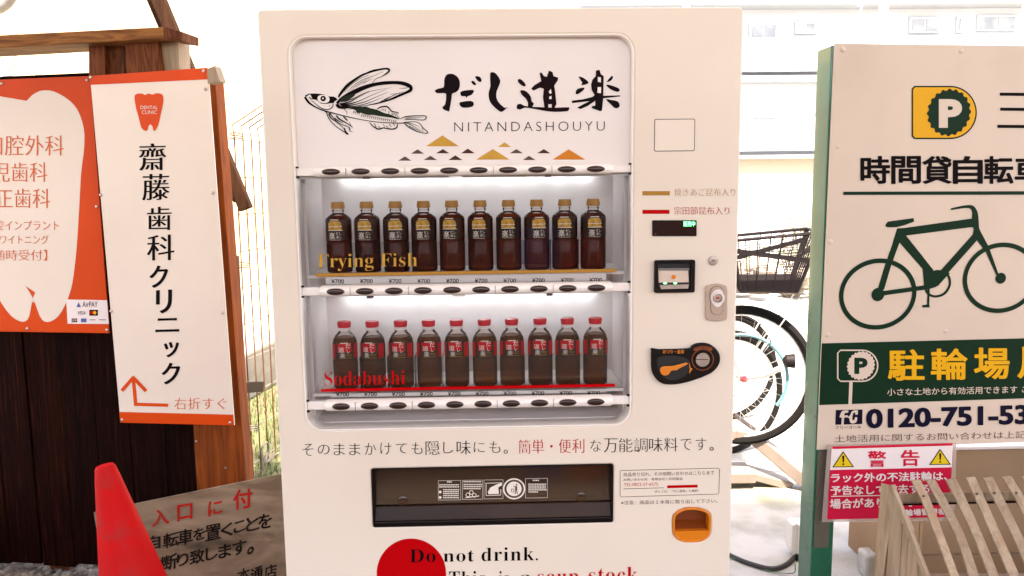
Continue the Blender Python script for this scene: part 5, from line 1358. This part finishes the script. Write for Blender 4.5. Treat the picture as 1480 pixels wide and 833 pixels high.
for cx, cy in ((1218.2, 664), (1358.2, 660.5)):
    for k, m_, n_ in ((1.0, 'ink', .0014), (.84, 'warn_yel', .0018)):
        t3 = [(cx - 15.8, cy + 11.5), (cx + 15.8, cy + 11), (cx, cy - 12)]; gx, gy = cx, cy + 3.6
        build(G().flat(WS, [[su2(gx + (a - gx) * k, gy + (b - gy) * k) for a, b in t3]], n_), 'warning_triangle', m_, wp)
    wbx([(cx - 1.6, cy - 5.5), (cx + 1.6, cy - 5.5), (cx + .9, cy + 4), (cx - .9, cy + 4)], 'ink', .0022, 'exclamation_mark')
    build(G().flat(WS, [circ(su2(cx, cy + 6.8), .0027, 10)], .0022), 'exclamation_mark', 'ink', wp)
build(textpx(G(), WS, '警', 1254.5, 652, 1280.5, 675, n=.0013, off=.006, bold=.012), 'lettering', 'warn_red', wp)
build(textpx(G(), WS, '告', 1302.5, 650.5, 1328.5, 673.5, n=.0013, off=.006, bold=.014), 'lettering', 'warn_red', wp)
for s_, x0, x1, y0, y1 in (('ラック外の不法駐輪は、', 1201, 1369, 684.5, 697.5), ('予告なしで撤去する', 1200.5, 1343, 702.5, 716), ('場合があります。', 1199.5, 1318, 721.5, 735.5), ('駐輪場管理者', 1296, 1366, 737, 746.5)):
    build(textpx(G(), WS, s_, x0, y0, x1, y1, n=.0016, y0r=y0 - 3, y1r=y1 - 3, off=.006, bold=.02), 'lettering', 'paper', wp)
wbx([(1200.8, 716.8), (1325, 714.5), (1325, 715.7), (1200.8, 718)], 'paper', .0016, 'underline')

# ================================================================== BROWN BOX AND SLATTED BIN ON THE RIGHT
cbx = thing('board_box', 'large brown board box standing behind the warning sheet and slats', 'box', (1.6, .7, 0))
Yb = .52
A, B = at(1342, 652, Yb), at(1331, 803, Yb)
xl = (A.x + B.x) / 2; zt_ = A.z
build(G().box(xl, xl + 1.1, Yb, Yb + .02, B.z + .003, zt_), 'front_panel', 'cardboard', cbx, bevel=.002)
build(G().box(xl + .005, xl + 1.1, Yb + .004, Yb + .024, .02, B.z - .003), 'front_panel', 'cardboard', cbx, bevel=.002)
build(G().box(xl + .002, xl + .022, Yb + .026, Yb + .5, .02, zt_ - .002), 'side_panel', 'cardboard', cbx)
build(G().box(xl + 1.08, xl + 1.1, Yb + .026, Yb + .5, .02, zt_ - .002), 'side_panel', 'cardboard', cbx)
build(G().box(xl, xl + 1.1, Yb - .002, Yb + .5, zt_ + .001, zt_ + .012), 'lid', 'paper', cbx, bevel=.002)

bn = thing('slatted_bin', 'homemade pale wooden bin with curved slats in front of the warning sheet', 'wooden bin', (1.0, -.1, 0))
cs2 = lambda x, y: (1270 + x / 4.314, 640 + y / 4.314)
YR = -.02
def px3(x, y, Y): return at(*cs2(x, y), Y)
# side boards: upright, tops cut along a falling line
def board(x0t, y0t, x1t, y1t, x0b, x1b, Y0, Y1, th, nm='side_board'):
    f = [px3(x0b, 833, Y0), px3(x1b, 833, Y1), px3(x1t, y1t, Y1), px3(x0t, y0t, Y0)]
    dz = Vector((0, 0, -f[0].z + .02))
    # continue the sides down to the ground
    f[0] = f[0] + (f[0] - f[3]) * ((f[0].z - .02) / (f[3].z - f[0].z)); f[1] = f[1] + (f[1] - f[2]) * ((f[1].z - .02) / (f[2].z - f[1].z))
    nrm = (f[1] - f[0]).cross(f[3] - f[0]).normalized() * th
    if nrm.y < 0: nrm = -nrm
    return build(G().box8([*f, *[q + nrm for q in f]]), nm, 'wood_p', bn, bevel=.0015)
yl_ = lambda x: 262 + (x - 72) * 2.42 if x < 150 else 452 + (x - 150) * 2.42
board(60, 262, 105, 290, 15, 28, YR + .03, YR, .018, 'corner_post')
board(78, 270, 150, 452, 46, 128, YR, YR - .03, .016)
board(153, 455, 188, 545, 128, 166, YR - .03, YR - .045, .016)
board(190, 545, 250, 660, 170, 245, YR - .045, YR - .07, .016)
board(252, 655, 300, 833, 248, 296, YR - .07, YR - .09, .016)
g = G().bar(px3(78, 265, YR - .006), px3(306, 850, YR - .10), .012, .012)
build(g, 'edge_strip', 'wood_p', bn, bevel=.001)
build(G().box8([px3(100, 375, YR + .02), px3(1500, 340, YR + .02), px3(1500, 345, YR + .075), px3(100, 382, YR + .075), px3(100, 320, YR + .02), px3(1500, 285, YR + .02), px3(1500, 288, YR + .075), px3(100, 322, YR + .075)]), 'top_rail', 'wood_p', bn, bevel=.002)
build(G().box8([px3(150, 392, YR + .08), px3(1500, 362, YR + .08), px3(1500, 362, YR + .10), px3(150, 392, YR + .10), px3(150, 374, YR + .08), px3(1500, 344, YR + .08), px3(1500, 344, YR + .10), px3(150, 374, YR + .10)]), 'gap_shade_strip', 'plank', bn)  # dark strip filling in the shaded gap below the top rail
SL = [[(237, 238, 28), (265, 300, 27), (288, 340, 27), (333, 450, 26), (367, 540, 25.5), (420, 680, 25), (476, 833, 25), (520, 980, 25)],
      [(328, 235, 27), (355, 290, 28), (385, 340, 29), (440, 440, 28), (500, 560, 28), (550, 690, 29), (596, 833, 30), (640, 990, 30)],
      [(453, 232, 31), (480, 285, 32), (503, 330, 32), (565, 460, 30), (628, 600, 29), (675, 715, 29), (720, 833, 30), (770, 980, 30)],
      [(577, 220, 28), (600, 275, 28), (622, 325, 28), (680, 450, 29), (745, 600, 30), (800, 720, 31), (848, 833, 32), (900, 980, 32)],
      [(685, 220, 30), (708, 270, 31), (733, 320, 31), (800, 450, 30), (868, 585, 29), (925, 715, 29), (975, 833, 30), (1030, 980, 30)],
      [(803, 215, 28), (835, 270, 28), (868, 320, 28), (930, 440, 29), (1000, 580, 30), (1060, 720, 30), (1110, 833, 30), (1160, 980, 30)],
      [(925, 212, 28), (960, 270, 28), (990, 320, 28), (1055, 440, 29), (1125, 580, 30), (1185, 720, 30), (1240, 833, 30), (1290, 980, 30)],
      [(1050, 210, 28), (1085, 270, 28), (1115, 320, 28), (1180, 440, 29), (1250, 580, 30), (1310, 720, 30), (1360, 833, 30), (1410, 980, 30)]]
for si, sl in enumerate(SL):
    g = G(); vv = []
    for i, (x, y, hw_) in enumerate(sl):
        Y = YR + .012 - .00022 * max(0, y - 215) - (si % 3) * .002
        a, b = px3(x - hw_, y + 4, Y), px3(x + hw_, y - 4, Y)
        vv += [a, b, b + Vector((0, .007, 0)), a + Vector((0, .007, 0))]
    n = len(sl); ff = [(0, 1, 2, 3), tuple((n - 1) * 4 + k for k in (3, 2, 1, 0))]
    for i in range(n - 1):
        for k in range(4): ff.append((i * 4 + k, i * 4 + 4 + k, i * 4 + 4 + (k + 1) % 4, i * 4 + (k + 1) % 4))
    s_ = build(g.add(vv, ff), 'slat', 'wood_p', bn, bevel=.001, seg=1)
    q = px3(sl[2][0], sl[2][1], YR - .02)
    build(G().lathe([(.0035, 0), (.003, .0012), (.0005, .0015)], q + Vector((0, .006, 0)), 10, M3n), 'nail', 'groove', s_)

# concrete block on the ground and the white junction box with its cable
p0 = gnd(1262, 880)
q0, q1 = at(1254, 833, .80), at(1278, 802, .80)
cbk = build(G().box(q0.x - .01, q1.x + .04, .80, .87, 0, q1.z), 'concrete_block', 'block', bevel=.012)
tag(cbk, 'small rough concrete block on the ground left of the slatted bin', 'concrete block')
jb = thing('junction_box', 'small white junction box on the ground beside the green post', 'junction box', (1.05, .95, 0))
a_, b_ = at(1148, 805, .95), at(1168, 756, .95)
build(G().box(a_.x + .01, b_.x + .06, .95, 1.02, max(a_.z - .012, .0), b_.z - .008), 'housing', 'boxwhite', jb, bevel=.006)
build(G().box8([(a_.x - .012, .955, a_.z + .03), (a_.x + .0095, .952, a_.z - .01), (a_.x + .0095, 1.015, a_.z - .01), (a_.x - .012, 1.015, a_.z + .03), (a_.x - .008, .955, b_.z - .012), (a_.x + .0095, .952, b_.z - .002), (a_.x + .0095, 1.015, b_.z - .002), (a_.x - .008, 1.015, b_.z - .012)]), 'cover', 'boxwhite', jb, bevel=.002)
build(G().lathe([(.012, 0), (.012, .01), (.008, .02)], (a_.x + .01, .948, max(a_.z - .02, .005)), 12), 'gland', 'black', jb)
cpts = [gnd(1020, 785, .008), gnd(1060, 805, .008), gnd(1085, 815, .01), gnd(1115, 822, .01), gnd(1135, 817, .008), gnd(1148, 806, .012), Vector((a_.x + .01, .95, a_.z))]
tag(build(G().tube(smooth_loop(cpts, 6, False), .009, 8), 'power_cable', 'cable', smooth=True), 'black cable lying on the pale ground into the junction box', 'cable')
gp = [gnd(1030, 800, .006), gnd(1075, 812, .006), gnd(1110, 825, .006), gnd(1140, 829, .01), gnd(1149, 826, .02), gnd(1149, 815, .02)]
tag(build(G().tube(smooth_loop(gp, 6, False), .0022, 6), 'earth_wire', 'greenpost', smooth=True), 'thin green earth wire looping beside the black cable', 'wire')

# ================================================================== BICYCLES AND RACK
def wheel(parent, c, r, tyre_r=.027, nsp=28, steer=0.0):
    """a wheel in the local x-z plane, turned about its upright axis"""
    Mz = Matrix.Rotation(steer, 3, 'Z'); c = Vector(c)
    def rg(rad, y=0.0, n=48): return [c + Mz @ Vector((rad * math.cos(2 * math.pi * i / n), y, rad * math.sin(2 * math.pi * i / n))) for i in range(n)]
    rim = build(G().tube(rg(r - .030), .0125, 8, closed=True), 'wheel_rim', 'alu', parent, smooth=True)
    build(G().tube(rg(r - .016), tyre_r * .85, 8, closed=True), 'tyre', 'tyre', rim, smooth=True)
    Mh = Mz @ Matrix.Rotation(R(90), 3, 'X')
    build(G().lathe([(.008, -.05), (.012, -.045), (.024, -.03), (.013, -.026), (.013, .026), (.024, .03), (.012, .045), (.008, .05)], c, 14, Mh), 'hub', 'alu', rim, smooth=True)
    for i in range(nsp):
        a = 2 * math.pi * i / nsp; b = a + (.5 if i % 2 else -.5); y = .028 if (i // 2) % 2 else -.028
        p0 = c + Mz @ Vector((.022 * math.cos(b), y, .022 * math.sin(b))); p1 = c + Mz @ Vector(((r - .035) * math.cos(a), 0, (r - .035) * math.sin(a)))
        build(G().tube([p0, p1], .0014, 4, cap=False), 'spoke', 'alu', rim)
    return rim


def arc(c, r, a0, a1, n=14, y=0): return [Vector((c[0] + r * math.cos(R(a0 + (a1 - a0) * i / n)), y, c[2] + r * math.sin(R(a0 + (a1 - a0) * i / n)))) for i in range(n + 1)]


def bicycle(label, frame_m, basket=True, r=.33, group='bicycles parked in the rack', extras=False, fender=None):
    """front wheel hub at the local origin's height r; the bicycle points along +x, origin under the front hub"""
    t = thing('bicycle', label, 'bicycle', group=group)
    F = Vector((0, 0, r)); Rr = Vector((-1.08, 0, r)); BB = Vector((-.62, 0, .29)); HT = Vector((-.20, 0, .83)); HB = Vector((-.145, 0, .70)); ST = Vector((-.76, 0, .72))
    wheel(t, F, r); wheel(t, Rr, r)
    build(G().tube([HB + Vector((0, 0, 0)), HT], .018, 10), 'head_tube', frame_m, t, smooth=True)
    build(G().tube([HB + Vector((-.02, 0, .02)), Vector((-.35, 0, .40)), BB], .017, 10), 'down_tube', frame_m, t, smooth=True)
    build(G().tube([BB, ST], .015, 10), 'seat_tube', frame_m, t, smooth=True)
    for s_ in (-1, 1):
        o_ = Vector((0, .055 * s_, 0))
        build(G().tube([BB + o_ * .5, Rr + o_], .009, 8), 'chain_stay', frame_m, t, smooth=True)
        build(G().tube([ST + o_ * .3 - Vector((0, 0, .1)), Rr + o_], .007, 8), 'seat_stay', frame_m, t, smooth=True)
        build(G().tube([HB + o_ * .7, HB + o_ + Vector((.04, 0, -.12)), F + o_ + Vector((-.02, 0, .06)), F + o_], .010, 8), 'fork_blade', 'alu', t, smooth=True)
        build(G().tube([F + o_ * 1.2, F + o_ * 1.3 + Vector((.24, 0, .38))], .0035, 6), 'basket_stay', 'alu', t)
    build(G().tube([HT, Vector((-.22, 0, .97))], .011, 8), 'stem', 'alu', t, smooth=True)
    build(G().tube(smooth_loop([Vector((-.42, -.28, 1.02)), Vector((-.30, -.27, 1.03)), Vector((-.20, -.16, 1.02)), Vector((-.20, 0, .97)), Vector((-.20, .16, 1.02)), Vector((-.30, .27, 1.03)), Vector((-.42, .28, 1.02))], 4, False), .011, 8), 'handlebar', 'alu', t, smooth=True)
    for s_ in (-1, 1): build(G().tube([Vector((-.34, .276 * s_, 1.025)), Vector((-.44, .28 * s_, 1.018))], .016, 10), 'grip', 'tyre', t, smooth=True)
    build(G().tube([ST, ST + Vector((-.03, 0, .12))], .012, 8), 'seat_post', 'alu', t)
    g = G(); lp = [(-.93, .0, .09), (-.90, 0, .105), (-.80, 0, .08), (-.68, 0, .03), (-.62, 0, .02)]
    g.add([(x, y * s_, .86 + z) for x, z0, y in lp for s_, z in ((-1, -.01), (-.6, .03), (.6, .03), (1, -.01))], [(i * 4 + k, i * 4 + 4 + k, i * 4 + 5 + k, i * 4 + 1 + k) for i in range(4) for k in range(3)] + [(i * 4 + 3, i * 4 + 7, i * 4 + 4, i * 4) for i in range(4)])
    build(g, 'saddle', 'tyre', t, smooth=True)
    build(G().lathe([(.09, -.003), (.09, .003)], BB + Vector((0, -.06, 0)), 28, Matrix.Rotation(R(90), 3, 'X')), 'chain_wheel', 'alu', t)
    for s_ in (-1, 1):
        build(G().bar(BB + Vector((0, .075 * s_, 0)), BB + Vector((.15 * s_, .075 * s_, -.06)), .012, .02), 'crank', 'alu', t)
        build(G().box8([tuple(BB + Vector((.15 * s_ + dx, .12 * s_ + dy, -.06 + dz))) for dz in (-.01, .01) for dx, dy in ((-.04, -.03), (.04, -.03), (.04, .03), (-.04, .03))]), 'pedal', 'tyre', t)
    fm_ = fender or 'alu'
    for c_, a0, a1 in (((F, 50, 175),) if not extras else ()) + ((Rr, 20, 190),):
        g = G(); pts = arc(c_, r + .012, a0, a1, 16)
        vv = [];
        for i, p_ in enumerate(pts):
            a = R(a0 + (a1 - a0) * i / 16)
            for y, d in ((-.026, -.012), (-.018, .002), (.018, .002), (.026, -.012)): vv.append(p_ + Vector((d * math.cos(a), y, d * math.sin(a))))
        n = len(pts); build(g.add(vv, [(i * 4 + k, i * 4 + 4 + k, i * 4 + 5 + k, i * 4 + 1 + k) for i in range(n - 1) for k in range(3)]), 'mudguard', fm_, t, smooth=True)
    if basket:
        # tapered wire-and-plastic basket over the front wheel
        B = Vector((.10, 0, .75)); hx0, hx1, hy0, hy1, H = .125, .185, .115, .165, .245
        def cor_(k, sx, sy): return B + Vector((sx * (hx0 + (hx1 - hx0) * k) + .02 * k, sy * (hy0 + (hy1 - hy0) * k), H * k + (.018 * sx * k)))
        sides = [((-1, -1), (1, -1)), ((1, -1), (1, 1)), ((1, 1), (-1, 1)), ((-1, 1), (-1, -1))]
        bk = build(G().tube([cor_(1, *a) for a, b in sides], .008, 6, closed=True), 'basket_rim', 'basket', t)
        bf = [cor_(0, *a) for a, b in sides]
        build(G().box8([q - Vector((0, 0, .01)) for q in bf] + bf), 'basket_floor', 'basket', bk)
        for a, b in sides:
            A0, B0, A1, B1 = cor_(0, *a), cor_(0, *b), cor_(1, *a), cor_(1, *b)
            build(G().box8([A0 - Vector((0, 0, .002)), B0 - Vector((0, 0, .002)), B0 * .997 + Vector((0, 0, .0)), A0 * .997, A0.lerp(A1, .20), B0.lerp(B1, .20), B0.lerp(B1, .20) * .997, A0.lerp(A1, .20) * .997]), 'basket_skirt', 'basket', bk)
            build(G().bar(A0.lerp(A1, .80), B0.lerp(B1, .52), .004, .022), 'basket_band', 'basket', bk)
            build(G().bar(A0, A1, .012, .012), 'basket_corner', 'basket', bk)
            for i in range(1, 7):
                k = i / 7; build(G().tube([A0.lerp(B0, k), A1.lerp(B1, k)], .0022 if i % 2 else .0034, 4), 'basket_rib', 'basket', bk)
            for i in range(1, 16):
                k = .18 + .8 * i / 16; build(G().tube([A0.lerp(A1, k), B0.lerp(B1, k)], .0013, 4, cap=False), 'basket_wire', 'basket', bk)
    if extras:
        build(G().tube(arc(F + Vector((0, 0, 0)), .205, -38, 100, 16, -.045), .008, 8), 'cable_lock', 'cyan', t, smooth=True)
        build(G().tube([F + Vector((0, -.06, 0)), F + Vector((.10, -.065, .02)), F + Vector((.17, -.06, .055))], .013, 10), 'dynamo', 'alu', t, smooth=True)
        build(G().lathe([(.012, 0), (.030, .012), (.034, .05)], F + Vector((.18, -.06, .09)), 16, Matrix.Rotation(R(90), 3, 'Y')), 'front_lamp', 'basket', t, smooth=True)
        build(G().tube([F + Vector((0, -.06, 0)), F + Vector((.02, -.075, 0))], .016, 8), 'axle_nut', 'redframe', t)
    return t
Yk = 1.70
h0 = at(1070, 543, Yk)
b1 = bicycle('silver city bicycle with black front basket and cyan cable lock, raised on the rack', 'silverframe', True, extras=True)
b1.location = (h0.x, Yk, h0.z - .33); b1.rotation_euler = (0, 0, R(-12))
h1 = at(1035, 572, 2.15)
b2 = bicycle('red bicycle without basket, half hidden behind the silver bicycle wheel', 'redframe', False, fender='tyre')
b2.location = (h1.x + .06, 2.15, max(h1.z - .33, .0)); b2.rotation_euler = (0, 0, R(14))
b3 = bicycle('black framed bicycle with black mudguards parked furthest back on the ground', 'black', False, fender='tyre')
b3.location = (at(1048, 530, 2.75).x, 2.75, .0); b3.rotation_euler = (0, 0, R(8))

rk = thing('bicycle_rack', 'cream painted steel bicycle rack with raised rails under the bicycle wheels', 'bicycle rack', (1.1, 1.9, 0))
def sweep(g, pts, w_, h_):
    for a, b in zip(pts[:-1], pts[1:]): g.bar(a, b, w_, h_)
    return g
Y1 = 1.72
u_ = [at(1000, 629, Y1), at(1060, 627, Y1), at(1090, 632, Y1), at(1215, 738, Y1 - .15)]
for i in range(3):
    pa, pb = u_[i], u_[i + 1]
    build(G().bar(pa, pb + (pb - pa).normalized() * .004, .07, .055 if i < 2 else .06), 'raised_arm', 'rack', rk, bevel=.006)
l_ = [at(1000, 684, Y1), at(1085, 683, Y1), at(1138, 697, Y1)]
for i in range(2):
    build(G().bar(l_[i], l_[i + 1], .16 - .03 * i, .05 - .012 * i), 'ground_channel', 'rack', rk, bevel=.005)
build(G().tube([at(1062, 600, 2.0), at(1092, 622, 1.95)], .012, 8), 'brace', 'rack', rk)
for x_ in (.75, 1.0):
    build(G().box(x_, x_ + .04, Y1, Y1 + .04, 0, .19), 'leg', 'rack', rk)
g = G().tube(smooth_loop([at(1125, 612, 2.2), at(1148, 616, 2.15), at(1156, 614, 2.1), at(1140, 606, 2.2)], 4, False), .004, 6)
build(g, 'wheel_guide', 'alu', rk)
